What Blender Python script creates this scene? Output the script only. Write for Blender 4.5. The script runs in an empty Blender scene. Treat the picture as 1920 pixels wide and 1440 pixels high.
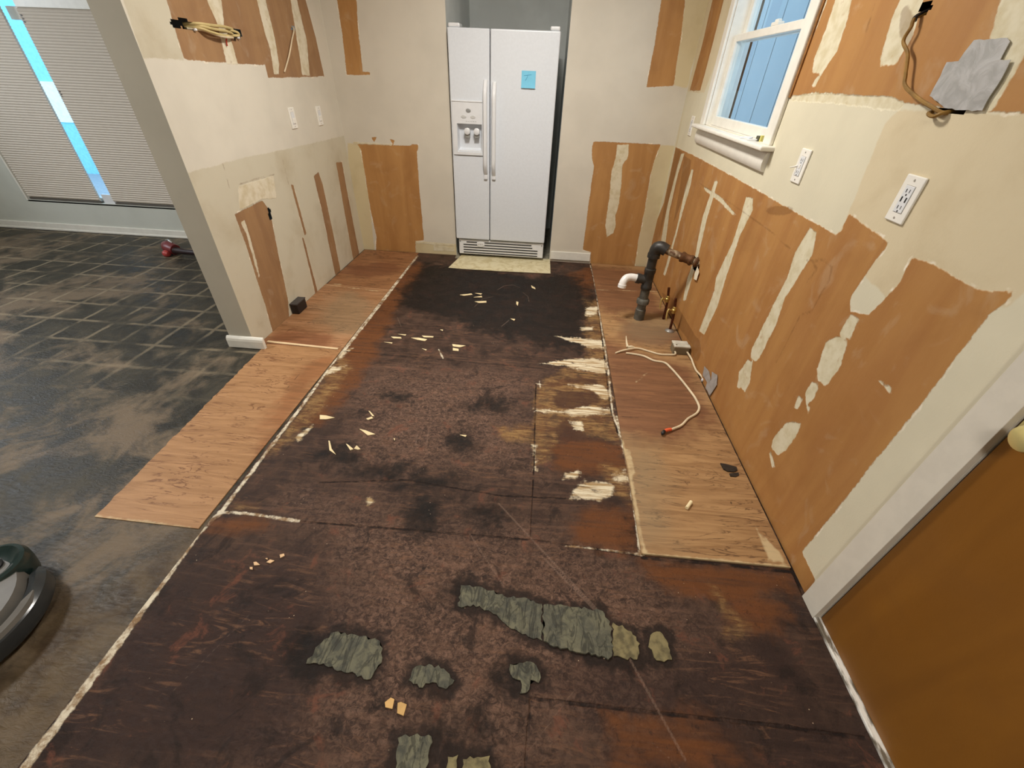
import bpy, bmesh, math, random
import numpy as np
from mathutils import Vector, Matrix
random.seed(7)
SC = bpy.context.scene
COL = SC.collection

# ------------------------------------------------------------------ camera
F_PX = 778.154                       # focal length in pixels of a 1920 wide frame
CAM = np.array([0.0, 0.0, 1.398])
RT = np.array([0.99606862, 0.08177864, 0.03405229])
UP = np.array([-0.07600801, 0.59155056, 0.80267722])
FW = np.array([-0.04549820, 0.80210984, -0.59544078])
cd = bpy.data.cameras.new('camera')
cd.sensor_width = 36.0
cd.lens = F_PX / 1920 * 36
cd.clip_start = 0.02
cam = bpy.data.objects.new('camera', cd)
COL.objects.link(cam)
cam.matrix_world = Matrix(((RT[0], UP[0], -FW[0], CAM[0]), (RT[1], UP[1], -FW[1], CAM[1]),
                           (RT[2], UP[2], -FW[2], CAM[2]), (0, 0, 0, 1)))
SC.camera = cam

# ------------------------------------------------------------------ sky, lamps, exposure
SC.view_settings.view_transform = 'Standard'
SC.view_settings.look = 'None'
SC.view_settings.gamma = 1
SC.view_settings.use_curve_mapping = False
SC.view_settings.exposure = 0.06
w = bpy.data.worlds.new('sky'); SC.world = w
w.use_nodes = True
w.node_tree.nodes['Background'].inputs[0].default_value = (0.50, 0.72, 0.95, 1)
w.node_tree.nodes['Background'].inputs[1].default_value = 3.0

def area(name, loc, rot, size, power, color, sy=None, spread=180):
    l = bpy.data.lights.new(name, 'AREA')
    l.shape = 'RECTANGLE' if sy else 'DISK'
    l.size = size
    if sy: l.size_y = sy
    l.energy = power; l.color = color; l.spread = math.radians(spread)
    o = bpy.data.objects.new(name, l); COL.objects.link(o)
    o.location = loc; o.rotation_euler = rot
    return o
area('kitchen_ceiling_lamp', (-0.22, 2.35, 2.40), (0, 0, 0), 0.40, 50, (1.0, 0.955, 0.88))
area('rear_fill_light', (-0.2, -0.9, 2.40), (0, 0, 0), 0.40, 34, (1.0, 0.94, 0.85))  # added fill behind the camera, lifts the near floor and door
area('dining_fill_light', (-3.2, 1.2, 2.40), (0, 0, 0), 0.40, 48, (1.0, 0.97, 0.92))  # unseen fill, added to brighten the dining walls and shades
area('dining_side_window_daylight', (-5.50, 2.4, 1.72), (0, math.radians(-90), 0), 1.1, 20, (0.97, 0.98, 1.0), 1.2)

# ------------------------------------------------------------------ pixel of the photo -> point on a known plane
def on(axis, val, u, v):
    d = (u - 960) / F_PX * RT - (v - 720) / F_PX * UP + FW
    t = (val - CAM[axis]) / d[axis]
    return CAM + t * d
def fl(u, v, z=0.0): return on(2, z, u, v)

XL, XR, YB, YE, XS, T = -1.7106, 0.9967, 3.8876, 2.061, -1.175, 0.1425
CEIL = 2.44
PLANES = {'L': (0, XL, (1, 2)), 'R': (0, XR, (1, 2)), 'B': (1, YB, (0, 2)), 'F': (2, 0.0, (0, 1))}
def pp(plane, pts):
    """photo points (on a plane) -> 2D coordinates in that plane"""
    ax, val, ij = PLANES[plane]
    out = []
    for u, v in pts:
        q = on(ax, val, u, v); out.append((q[ij[0]], q[ij[1]]))
    return np.array(out)
def ell(cx, cy, rx, ry, n=14): return [(cx + rx * math.cos(2 * math.pi * i / n), cy + ry * math.sin(2 * math.pi * i / n)) for i in range(n)]
def up_(u): return (905 + (u - 905) * 2130 / 1830, -300)      # carry an upright edge on above the frame

# ------------------------------------------------------------------ helpers: objects
def link(name, me, mat=None, parent=None):
    o = bpy.data.objects.new(name, me); COL.objects.link(o)
    if mat is not None:
        for m in (mat if isinstance(mat, (list, tuple)) else [mat]): me.materials.append(m)
    if parent is not None: o.parent = parent
    return o
def obj(name, bm, mat=None, parent=None, smooth=False, bevel=0, seg=2):
    bmesh.ops.recalc_face_normals(bm, faces=bm.faces)
    me = bpy.data.meshes.new(name); bm.to_mesh(me); bm.free()
    if smooth:
        me.polygons.foreach_set('use_smooth', [True] * len(me.polygons))
        me.set_sharp_from_angle(angle=math.radians(40))
    o = link(name, me, mat, parent)
    if bevel:
        b = o.modifiers.new('bevel', 'BEVEL'); b.width = bevel; b.segments = seg; b.limit_method = 'ANGLE'
        b.angle_limit = math.radians(35)
    return o
def tag(o, label, cat, group=None, kind=None):
    if label: o['label'] = label
    if cat: o['category'] = cat
    if group: o['group'] = group
    if kind: o['kind'] = kind
    return o
def thing(name, label, cat, loc=(0, 0, 0), group=None):
    o = bpy.data.objects.new(name, None); COL.objects.link(o); o.location = loc
    o.empty_display_size = 0.05
    return tag(o, label, cat, group)
def struct(o): o['kind'] = 'structure'; return o
def rel(o, parent):
    """geometry was made in world coordinates: keep it there under its parent"""
    o.matrix_parent_inverse = Matrix.Translation(-Vector(parent.location)); return o
def box(bm, a, b):
    x0, y0, z0 = a; x1, y1, z1 = b
    vs = [bm.verts.new(p) for p in ((x0,y0,z0),(x1,y0,z0),(x1,y1,z0),(x0,y1,z0),(x0,y0,z1),(x1,y0,z1),(x1,y1,z1),(x0,y1,z1))]
    for f in ((0,3,2,1),(4,5,6,7),(0,1,5,4),(1,2,6,5),(2,3,7,6),(3,0,4,7)): bm.faces.new([vs[i] for i in f])
    return vs
def boxes(*ab):
    bm = bmesh.new()
    for a, b in ab: box(bm, a, b)
    return bm
def catmull(pts, n=8):
    P = [Vector(p) for p in pts]
    if len(P) < 3: return P
    out = []
    for i in range(len(P) - 1):
        p0 = P[max(i - 1, 0)]; p1 = P[i]; p2 = P[i + 1]; p3 = P[min(i + 2, len(P) - 1)]
        for k in range(n):
            t = k / n
            out.append(0.5 * ((2 * p1) + (p2 - p0) * t + (2 * p0 - 5 * p1 + 4 * p2 - p3) * t * t + (3 * p1 - p0 - 3 * p2 + p3) * t ** 3))
    out.append(P[-1]); return out
def tube(bm, pts, r, n=10, smooth=True, cap=True):
    P = catmull(pts) if smooth else [Vector(p) for p in pts]
    R = r if isinstance(r, (list, tuple)) else None
    rings = []; nrm = None
    for i, p in enumerate(P):
        t = (P[min(i + 1, len(P) - 1)] - P[max(i - 1, 0)]).normalized()
        if nrm is None:
            nrm = t.orthogonal().normalized()
        else:
            nrm = (nrm - t * nrm.dot(t)).normalized()
        b = t.cross(nrm)
        if R: q = i / (len(P) - 1) * (len(R) - 1); k = min(int(q), len(R) - 2); rr = R[k] + (R[k + 1] - R[k]) * (q - k)
        else: rr = r
        rings.append([bm.verts.new(p + (nrm * math.cos(2 * math.pi * j / n) + b * math.sin(2 * math.pi * j / n)) * rr) for j in range(n)])
    for a, c in zip(rings, rings[1:]):
        for j in range(n): bm.faces.new((a[j], a[(j + 1) % n], c[(j + 1) % n], c[j]))
    if cap: bm.faces.new(rings[0][::-1]); bm.faces.new(rings[-1])
    return bm
def lathe(bm, prof, loc=(0, 0, 0), axis='Z', n=24):
    """prof: (radius, height) pairs turned about an axis"""
    rings = []
    for r, h in prof:
        ring = []
        for j in range(n):
            a = 2 * math.pi * j / n; c, s = r * math.cos(a), r * math.sin(a)
            p = {'Z': (c, s, h), 'X': (h, c, s), 'Y': (c, h, s)}[axis]
            ring.append(bm.verts.new(Vector(p) + Vector(loc)))
        rings.append(ring)
    for a, c in zip(rings, rings[1:]):
        for j in range(n): bm.faces.new((a[j], a[(j + 1) % n], c[(j + 1) % n], c[j]))
    bm.faces.new(rings[0][::-1]); bm.faces.new(rings[-1])
    return bm
def jag(pts, step, amp, rng):
    """break the outline of a polygon into short irregular pieces"""
    out = []; n = len(pts)
    for i in range(n):
        a = np.array(pts[i], float); b = np.array(pts[(i + 1) % n], float)
        L = np.linalg.norm(b - a); k = max(1, int(L / step)); d = (b - a) / max(L, 1e-9); nn = np.array([-d[1], d[0]])
        for j in range(k):
            t = j / k
            out.append(a + (b - a) * t + (nn * rng.uniform(-amp, amp) if j else nn * rng.uniform(-amp, amp) * .4))
    return out
def slab(bm, poly3, normal, th):
    """thin plate: outline (3D points) raised along its normal"""
    n = Vector(normal).normalized()
    lo = [bm.verts.new(Vector(p)) for p in poly3]; hi = [bm.verts.new(Vector(p) + n * th) for p in poly3]
    bm.faces.new(hi); bm.faces.new(lo[::-1])
    k = len(lo)
    for i in range(k): bm.faces.new((lo[i], lo[(i + 1) % k], hi[(i + 1) % k], hi[i]))
    return bm
def floor_slab(px, th, z=0.0, rng=None, step=.02, amp=0):
    pts = [fl(u, v)[:2] for u, v in px]
    if rng: pts = jag(pts, step, amp, rng)
    bm = bmesh.new(); slab(bm, [(p[0], p[1], z) for p in pts], (0, 0, 1), th)
    bmesh.ops.triangulate(bm, faces=[f for f in bm.faces if len(f.verts) > 4])
    return bm

# ------------------------------------------------------------------ helpers: materials
def C(h):
    h = h.lstrip('#'); r = [int(h[i:i + 2], 16) / 255 for i in (0, 2, 4)]
    return tuple((c / 12.92 if c <= .04045 else ((c + .055) / 1.055) ** 2.4) for c in r) + (1,)
class NT:
    def __init__(s, name, rough=.6, spec=.5, metal=0):
        s.m = bpy.data.materials.new(name); s.m.use_nodes = True
        s.t = s.m.node_tree; s.b = s.t.nodes['Principled BSDF']
        s.b.inputs['Roughness'].default_value = rough; s.b.inputs['Metallic'].default_value = metal
        s.b.inputs['Specular IOR Level'].default_value = spec
        s.co = s.t.nodes.new('ShaderNodeNewGeometry').outputs['Position']
    def put(s, sock, v):
        if hasattr(v, 'is_linked'): s.t.links.new(v, sock)
        elif isinstance(v, str): sock.default_value = C(v)
        elif isinstance(v, (int, float)) and sock.type == 'RGBA': sock.default_value = (v, v, v, 1)
        else: sock.default_value = v
    def sc(s, v, off=(0, 0, 0), rot=(0, 0, 0), co=None):
        n = s.t.nodes.new('ShaderNodeMapping'); s.t.links.new(co or s.co, n.inputs[0])
        n.inputs['Location'].default_value = off; n.inputs['Scale'].default_value = v; n.inputs['Rotation'].default_value = rot
        return n.outputs[0]
    def noise(s, scale, detail=3, vec=None, dist=0, rough=.55, col=False):
        n = s.t.nodes.new('ShaderNodeTexNoise'); s.t.links.new(vec if vec is not None else s.co, n.inputs['Vector'])
        n.inputs['Scale'].default_value = scale; n.inputs['Detail'].default_value = detail
        n.inputs['Distortion'].default_value = dist; n.inputs['Roughness'].default_value = rough
        return n.outputs['Color' if col else 'Fac']
    def voro(s, scale, vec=None, feature='F1'):
        n = s.t.nodes.new('ShaderNodeTexVoronoi'); s.t.links.new(vec if vec is not None else s.co, n.inputs['Vector'])
        n.feature = feature; n.inputs['Scale'].default_value = scale; return n.outputs['Distance']
    def attr(s, name):
        n = s.t.nodes.new('ShaderNodeAttribute'); n.attribute_name = name; return n.outputs['Fac']
    def ma(s, op, a, b=0.0, c=None):
        n = s.t.nodes.new('ShaderNodeMath'); n.operation = op
        s.put(n.inputs[0], a); s.put(n.inputs[1], b)
        if c is not None: s.put(n.inputs[2], c)
        return n.outputs[0]
    def step(s, x, lo, hi, a=0.0, b=1.0):
        n = s.t.nodes.new('ShaderNodeMapRange'); n.interpolation_type = 'SMOOTHSTEP'
        s.put(n.inputs[0], x); n.inputs[1].default_value = lo; n.inputs[2].default_value = hi
        n.inputs[3].default_value = a; n.inputs[4].default_value = b; return n.outputs[0]
    def mix(s, f, a, b, mode='MIX'):
        n = s.t.nodes.new('ShaderNodeMix'); n.data_type = 'RGBA'; n.blend_type = mode
        s.put(n.inputs[0], f); s.put(n.inputs[6], a); s.put(n.inputs[7], b); return n.outputs[2]
    def field(s, name, soft, *wob):
        """attribute = distance inside an outline (m); wob = (noise scale, amplitude) pairs fray its edge"""
        x = s.attr(name)
        for k, a in wob:
            x = s.ma('ADD', x, s.ma('MULTIPLY', s.ma('SUBTRACT', s.noise(k, 3), .5), a))
        return s.step(x, -soft, soft), x
    def bump(s, h, dist=.002, strength=.6, prev=None):
        n = s.t.nodes.new('ShaderNodeBump'); n.inputs['Distance'].default_value = dist; n.inputs['Strength'].default_value = strength
        s.t.links.new(h, n.inputs['Height'])
        if prev is not None: s.t.links.new(prev, n.inputs['Normal'])
        return n.outputs[0]
    def out(s, col=None, rough=None, normal=None):
        if col is not None: s.put(s.b.inputs['Base Color'], col)
        if rough is not None: s.put(s.b.inputs['Roughness'], rough)
        if normal is not None: s.t.links.new(normal, s.b.inputs['Normal'])
        return s.m
def plain(name, col, rough=.5, spec=.5, metal=0, var=.06, scale=20, bump=0):
    n = NT(name, rough, spec, metal)
    nz = n.noise(scale, 4)
    c = n.mix(n.step(nz, .35, .65), tuple(list(np.array(C(col)[:3]) * (1 - var)) + [1]), tuple(list(np.minimum(np.array(C(col)[:3]) * (1 + var), 1)) + [1]))
    return n.out(c, None, n.bump(nz, bump, .5) if bump else None)

# ------------------------------------------------------------------ painted / stripped plasterboard
def sdf(P, poly):
    """signed distance, positive inside"""
    poly = np.asarray(poly, float); n = len(poly)
    d2 = np.full(len(P), 1e9); ins = np.zeros(len(P), bool)
    for i in range(n):
        a = poly[i]; b = poly[(i + 1) % n]; e = b - a
        wv = P - a; t = np.clip((wv @ e) / max(e @ e, 1e-12), 0, 1)
        q = wv - t[:, None] * e; d2 = np.minimum(d2, (q * q).sum(1))
        c = (a[1] > P[:, 1]) != (b[1] > P[:, 1])
        with np.errstate(divide='ignore', invalid='ignore'):
            ins ^= c & (P[:, 0] < (b[0] - a[0]) * (P[:, 1] - a[1]) / (b[1] - a[1]) + a[0])
    return np.where(ins, 1, -1) * np.sqrt(d2)
def linef(P, line, wd):
    d2 = np.full(len(P), 1e9)
    for a, b in zip(line, line[1:]):
        e = b - a; wv = P - a; t = np.clip((wv @ e) / max(e @ e, 1e-12), 0, 1)
        q = wv - t[:, None] * e; d2 = np.minimum(d2, (q * q).sum(1))
    return wd - np.sqrt(d2)
def union(P, plane, polys, lines=()):
    f = np.full(len(P), -1.0)
    for p in polys: f = np.maximum(f, sdf(P, pp(plane, p)))
    for l, wd in lines: f = np.maximum(f, linef(P, pp(plane, l), wd))
    return f
def grid(name, plane, ra, rb, h, fields, mat, cuts=(), keep=None, extra=None, edges=((), ())):
    """flat sheet of small quads in a plane carrying the fields as point attributes; cuts = polygons left open"""
    ax, val, ij = PLANES[plane]
    A = np.unique(np.round(np.concatenate([np.linspace(ra[0], ra[1], max(2, int((ra[1] - ra[0]) / h) + 1)), edges[0]]), 5))
    B = np.unique(np.round(np.concatenate([np.linspace(rb[0], rb[1], max(2, int((rb[1] - rb[0]) / h) + 1)), edges[1]]), 5))
    na, nb = len(A), len(B)
    GA, GB = np.meshgrid(A, B, indexing='ij'); P = np.stack([GA.ravel(), GB.ravel()], 1)
    co = np.zeros((len(P), 3)); co[:, ax] = val; co[:, ij[0]] = P[:, 0]; co[:, ij[1]] = P[:, 1]
    idx = np.arange(na * nb).reshape(na, nb)
    q = np.stack([idx[:-1, :-1], idx[1:, :-1], idx[1:, 1:], idx[:-1, 1:]], -1).reshape(-1, 4)
    cen = (P[q[:, 0]] + P[q[:, 2]]) / 2
    ok = np.ones(len(q), bool)
    for c in cuts: ok &= sdf(cen, c) < 0
    if keep is not None: ok &= sdf(cen, keep) > 0
    q = q[ok]
    V = co.tolist(); Fc = q.tolist(); mi = [0] * len(Fc)
    if extra:
        for vs, fs, m in extra:
            o = len(V); V += [tuple(v) for v in vs]; Fc += [[o + i for i in f] for f in fs]; mi += [m] * len(fs)
    me = bpy.data.meshes.new(name); me.from_pydata(V, [], Fc)
    for k, fn in fields.items():
        a = me.attributes.new(k, 'FLOAT', 'POINT'); d = np.full(len(V), -1.0); d[:len(P)] = fn(P)
        a.data.foreach_set('value', d.astype(np.float32))
    me.update()
    o = link(name, me, mat)
    me.polygons.foreach_set('material_index', mi)
    return struct(o)
def boxex(a, b, m, skip=()):
    x0, y0, z0 = a; x1, y1, z1 = b
    vs = [(x0,y0,z0),(x1,y0,z0),(x1,y1,z0),(x0,y1,z0),(x0,y0,z1),(x1,y0,z1),(x1,y1,z1),(x0,y1,z1)]
    fs = {'-z': (0,3,2,1), '+z': (4,5,6,7), '-y': (0,1,5,4), '+x': (1,2,6,5), '+y': (2,3,7,6), '-x': (3,0,4,7)}
    return (vs, [f for k, f in fs.items() if k not in skip], m)

def wall_mat(name, paint, primer, paperA, paperB, mud, stretch):
    n = NT(name, .62, .35)
    big = n.noise(1.6, 4); fine = n.noise(55, 3)
    base = n.mix(n.step(n.noise(3.5, 3), .35, .7), paint, tuple(np.array(C(paint)) * .93))
    pr, _ = n.field('primer', .004, (40, .012), (9, .02))
    stains = n.mix(n.step(n.noise(4, 6, dist=.2), .45, .8), primer, tuple(np.array(C(primer)) * (.84, .80, .74, 1)))
    base = n.mix(pr, base, stains)
    pa, px = n.field('paper', .0025, (70, .010), (12, .012))
    v = n.sc(stretch)
    streak = n.noise(1, 5, v, .5)
    pc = n.mix(n.step(streak, .33, .68), paperA, paperB)
    pc = n.mix(n.ma('MULTIPLY', n.step(n.noise(7, 5, dist=1.2), .56, .72), .12), pc, mud)
    pc = n.mix(n.ma('MULTIPLY', n.step(n.noise(3, 4, dist=.8), .5, .75), .35), pc, tuple(np.array(C(paperA)) * (.72, .66, .6, 1)))
    col = n.mix(pa, base, pc)
    # torn white lip of the paint film around the stripped paper
    edge = n.ma('SUBTRACT', .0045, n.ma('ABSOLUTE', n.ma('ADD', px, .0045)))
    ed = n.ma('MULTIPLY', n.step(edge, 0, .003), n.step(n.noise(14, 3), .54, .68))
    col = n.mix(ed, col, '#EFE4D0')
    mu, mx = n.field('mud', .003, (60, .012), (14, .016))
    mc = n.mix(n.step(n.noise(22, 5), .38, .7), mud, tuple(np.array(C(mud)) * (.84, .80, .70, 1)))
    thin = n.step(n.noise(30, 4), .28, .36)
    col = n.mix(n.ma('MULTIPLY', mu, n.ma('ADD', n.ma('MULTIPLY', thin, .35), .65)), col, mc)
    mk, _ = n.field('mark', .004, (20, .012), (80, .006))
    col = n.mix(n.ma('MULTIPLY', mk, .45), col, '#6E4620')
    h = n.ma('ADD', n.ma('ADD', n.ma('MULTIPLY', pa, -.8), n.ma('MULTIPLY', mu, .9)), n.ma('MULTIPLY', n.noise(160, 2), .25))
    h = n.ma('ADD', h, n.ma('MULTIPLY', fine, .2))
    rough = n.step(n.noise(8, 3), .3, .7, .5, .72)
    return n.out(col, rough, n.bump(h, .0022, .55))

MUDL, PAINT = '#DACFB6', '#D3CBBC'
M_LEFT = wall_mat('left_wall_board', '#DAD3C4', '#CCC4AF', '#94704F', '#A37E58', '#DDD3BC', (9, 9, 1.2))
M_BACK = wall_mat('back_wall_board', '#D2CABB', '#CFC09B', '#A67745', '#B58650', '#D8CDB2', (9, 9, 1.2))
M_RIGHT = wall_mat('right_wall_board', '#DBD3BA', '#D5C6A6', '#A57341', '#B2824B', '#DCD3B8', (8, 8, 1.1))
M_PAINT = plain('grey_beige_wall_paint', '#B9B3A4', .6, .3, var=.03, scale=4)
M_DINPAINT = plain('pale_grey_wall_paint', '#C6C7BE', .6, .3, var=.03, scale=4)
M_NICHE = plain('cool_grey_wall_paint', '#DADEDC', .6, .3, var=.06, scale=3)
M_CAV = plain('dark_wall_cavity', '#4A3B2E', .9, .1)
M_WHITE = plain('white_gloss_trim_paint', '#E4E0D6', .35, .5, var=.03)
M_CEIL = plain('white_ceiling_paint', '#E8E4DA', .8, .2, var=.02)

# ---- left partition wall
L_paper = [
 [up_(312), (312,0),(330,60),(345,112),(395,116),(440,119),(497,122),(503,146),(560,145),(608,143),(592,70),(573,0), up_(573)],
 [(440,402),(461,392),(492,375),(502,390),(510,415),(522,478),(540,562),(543,612),(516,640),(497,570),(480,520),(460,455)],
 [(545,345),(550,347),(575,440),(571,441)], [(566,445),(569,445),(598,556),(593,557)],
 [(588,330),(597,322),(605,345),(622,425),(641,520),(632,530),(617,460),(605,400)],
 [(630,305),(641,304),(652,365),(674,478),(665,500),(650,420)]]
L_mud = [
 [up_(386),(388,0),(408,45),(418,90),(425,119),(446,120),(435,80),(420,50),(415,0),up_(415)],
 [up_(481),(482,0),(496,60),(507,95),(514,138),(523,140),(523,118),(515,70),(498,0),up_(498)],
 [up_(545),(545,0),(553,50),(567,140),(581,143),(575,75),(557,0),up_(557)],
 [(447,350),(513,329),(519,372),(493,373),(459,390),(449,392)],
 [(452,418),(462,440),(485,520),(488,520),(468,440),(458,412)]]
L_primer = [[(352,325),(420,305),(500,287),(600,266),(652,252),(700,500),(520,680),(470,700)],
 [up_(205),(232,0),(268,110),(345,112),(312,0),up_(312)]]
HL1 = pp('L', [(318,39),(335,34),(362,40),(369,53),(352,57),(340,51),(324,53)])
HL2 = pp('L', [(425,51),(450,55),(454,70),(440,74),(430,66)])
HL3 = pp('L', [(545.5,49),(552,48),(553,55),(546,56)])
HL4 = pp('L', [(502,389),(507,391),(510,409),(506,414),(503,402)])
wl = grid('wall_left', 'L', (YE, YB), (0, CEIL), .010, {
    'paper': lambda P: union(P, 'L', L_paper), 'mud': lambda P: union(P, 'L', L_mud), 'primer': lambda P: union(P, 'L', L_primer), 'mark': lambda P: union(P, 'L', [], [([(449,346),(480,336),(514,327)], .003), ([(430,352),(418,308)], .002), ([(541,345),(535,320),(530,300)], .003)])},
    [M_LEFT, M_PAINT, M_CAV], cuts=[HL1, HL2, HL3, HL4],
    extra=[boxex((XL - T, YE, 0), (XL, YB, CEIL), 1, skip=('+x', '-z', '+z', '+y'))])

# ---- back wall: kitchen part round the fridge alcove, dining part with the shaded window
B_paper = [
 [(669,270),(700,270),(735,272),(770,273),(772,270),(784,271),(784,282),(781,283),(787,361),(795,451),(779,452),(780,490),(704,485),(706,445),(694,389),(677,280)],
 [(694,257),(706,257),(702,267)], [(730,261),(741,262.5),(737,271)],
 [up_(630),(632,0),(641,60),(650,140),(670,141),(694,140),(693,135),(680,135),(673,70),(668,0),up_(668)],
 [up_(1246),(1240,0),(1228,80),(1212,164),(1263,161),(1275,80),(1285,0),up_(1287)],
 [(1113,266),(1130,266),(1239,271),(1228,296),(1219,331),(1209,391),(1197,452),(1188,512),(1106,505),(1108,473),(1093,468),(1100,411),(1108,351),(1114,311),(1110,296),(1110,276)]]
B_mud = [
 [(1157,271),(1179,271),(1177,296),(1167,311),(1166,331),(1161,383),(1154,405),(1154,423),(1150,437),(1138,444),(1135,423),(1142,371),(1147,321),(1154,298)],
 [(662,266),(700,268),(735,270),(735,273),(700,271),(664,271)],
 [(779,452),(852,458),(852,462),(780,456)],
 [(813,460),(852,464),(852,472),(813,470)]]
B_primer = [[(652,268),(669,270),(677,280),(694,389),(704,490),(660,490)],
 [(1239,271),(1270,275),(1205,520),(1186,515),(1197,452),(1209,391),(1219,331),(1228,296)],
 [(779,452),(856,458),(857,490),(780,488)],
 [(1263,160),(1288,165),(1330,0),up_(1330),up_(1287),(1285,0)]]
NX0, NX1, NY1 = -0.805, 0.083, 4.94
AW = (-4.98, -3.05, .28, 2.15)     # dining window opening
wb = grid('wall_back', 'B', (XL, XR), (0, CEIL), .010, {
    'paper': lambda P: union(P, 'B', B_paper), 'mud': lambda P: union(P, 'B', B_mud), 'primer': lambda P: union(P, 'B', B_primer), 'mark': lambda P: union(P, 'B', [])},
    [M_BACK, M_NICHE], cuts=[[(NX0, -1), (NX1, -1), (NX1, 5), (NX0, 5)]], edges=((NX0, NX1), ()),
    extra=[([(NX0, YB, 0), (NX0, NY1, 0), (NX0, NY1, CEIL), (NX0, YB, CEIL), (NX1, YB, 0), (NX1, NY1, 0), (NX1, NY1, CEIL), (NX1, YB, CEIL)],
            [(0, 1, 2, 3), (1, 5, 6, 2), (5, 4, 7, 6)], 1)])
bm = bmesh.new()
Y2 = YB + .14
for a, b in (((-5.55, 0), (AW[0], CEIL)), ((AW[0], 0), (AW[1], AW[2])), ((AW[0], AW[3]), (AW[1], CEIL)), ((AW[1], 0), (XL - T, CEIL))):
    box(bm, (a[0], YB, a[1]), (b[0], Y2, b[1]))
struct(obj('wall_back', bm, M_DINPAINT))

# ---- right wall
R_paper = [
 [(1267,276),(1300,291),(1380,334),(1470,386),(1567,440),(1577,432),(1592,400),(1630,430),(1667,455),(1632,500),(1595,558),(1595,584),(1628,590),(1654,566),(1690,526),(1700,500),(1712,483),(1745,493),(1840,546),(1898,547),(1891,562),(1854,591),(1803,657),(1730,755),(1657,843),(1577,945),(1504,1035),(1528,1086),(1500,1135),(1420,990),(1310,750),(1222,560),(1190,515),(1245,380)],
 [up_(1568),(1551,0),(1520,80),(1482,182),(1530,176),(1600,179),(1672,182),(1698,193),(1745,199),(1851,210),(1960,213),(2100,213),(2300,-300)],
 [up_(1340),(1336,0),(1315,90),(1293,170),(1313,170),(1333,95),(1357,0),up_(1364)]]
R_mud = [
 [(1277,288),(1283,288),(1271,327),(1255,397),(1247,462),(1239,453),(1251,387),(1269,315)],
 [(1297,317),(1300,319),(1295,347),(1279,401),(1261,468),(1255,492),(1247,518),(1244,514),(1269,427),(1285,353)],
 [(1340,339),(1346,341),(1326,408),(1307,489),(1286,562),(1280,564),(1289,522),(1302,485),(1317,408)],
 [(1399,368),(1412,372),(1411,394),(1388,440),(1373,485),(1362,518),(1346,573),(1320,628),(1311,620),(1340,544),(1342,522),(1373,456),(1388,410)],
 [(1519,427),(1532,435),(1523,478),(1493,526),(1472,558),(1453,613),(1424,671),(1415,679),(1408,668),(1410,653),(1446,580),(1475,522),(1490,475)],
 [(1402,675),(1411,679),(1406,715),(1397,735),(1390,728),(1382,726),(1386,697)],
 [(1595,590),(1610,599),(1592,639),(1572,627)],
 [(1570,628),(1590,639),(1575,690),(1548,723),(1533,712),(1532,690),(1548,642)],
 [(1523,715),(1537,723),(1526,748),(1512,759),(1510,737)], [(1497,742),(1506,748),(1495,768),(1488,764)], [(1513,760),(1520,764),(1515,774)],
 [(1475,792),(1504,792),(1497,810),(1475,843),(1459,852),(1446,839),(1450,821)],
 [(1441,845),(1446,848),(1453,876),(1448,876)],
 [(1647,712),(1655,716),(1674,730),(1670,741),(1660,728)],
 [up_(1585),(1566,0),(1548,55),(1526,113),(1524,135),(1541,137),(1570,95),(1590,33),(1596,0),up_(1612)],
 [up_(1700),(1687,0),(1672,36),(1650,113),(1652,122),(1679,120),(1712,69),(1723,22),(1730,0),up_(1750)],
 [(1482,180),(1530,174),(1600,178),(1672,182),(1697,193),(1686,207),(1640,204),(1600,198),(1540,192),(1482,189)],
 [(1876,0),(1865,36),(1858,69),(1872,120),(1843,209),(1858,211),(1895,150),(1925,95),(1965,0),up_(1990),up_(1910)],
 [(1318,350),(1330,355),(1350,368),(1368,388),(1382,406),(1372,401),(1350,379),(1325,360)],
 [(1541,138),(1534,152),(1528,162),(1522,160),(1530,146)]]
R_primer = [[(1686,206),(1660,232),(1592,400),(1578,432),(1567,440),(1580,470),(1700,600),(1890,575),(1960,520),(2400,330),(2400,150),(1960,213)],
 [(1289,171),(1240,400),(1205,500),(1225,520),(1262,300),(1268,276),(1270,268)],
 [up_(1332),(1328,0),(1289,171),(1320,175),(1385,0),up_(1398)]]
R_mark = [([(1513,489),(1545,487),(1560,500),(1555,525),(1520,585),(1502,589)], .004), ([(1304,339),(1360,375),(1400,402),(1440,430),(1482,467)], .0025), ([(1500,592),(1455,680)], .003), ([(1640,9),(1622,66)], .003), ([(1380,400),(1340,510),(1300,590)], .002), ([(1524,490),(1532,505),(1512,530)], .004)]
R_dirt_shadow = [[(1268,278),(1279,284),(1262,345),(1243,420),(1235,450),(1248,370)], [(1283,292),(1296,300),(1290,345),(1270,400),(1262,420),(1275,350)], ell(1462,395,26,9), [(1240,548),(1262,560),(1310,640),(1300,650),(1262,600)], ell(1306,655,8,22), ell(1700,50,14,40)]  # dirt streaks, plus shadow painted at the wall foot by the junction box
WY0, WY1, WZ0, WZ1 = 2.285, 3.262, 1.19, 2.05       # kitchen window opening
DY0, DY1, DZ1 = -0.17, 0.722, 2.04                    # door opening
HR1 = pp('R', [(1730,5),(1750,-1),(1746,20),(1734,28),(1720,25)])
HR2 = pp('R', [(1750,203),(1768,203),(1812,208),(1806,213),(1796,215),(1785,211),(1772,216),(1758,213)])
HR3 = pp('R', [(1297,485),(1303,481),(1311,486),(1312,500),(1306,512),(1301,507)])
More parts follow.
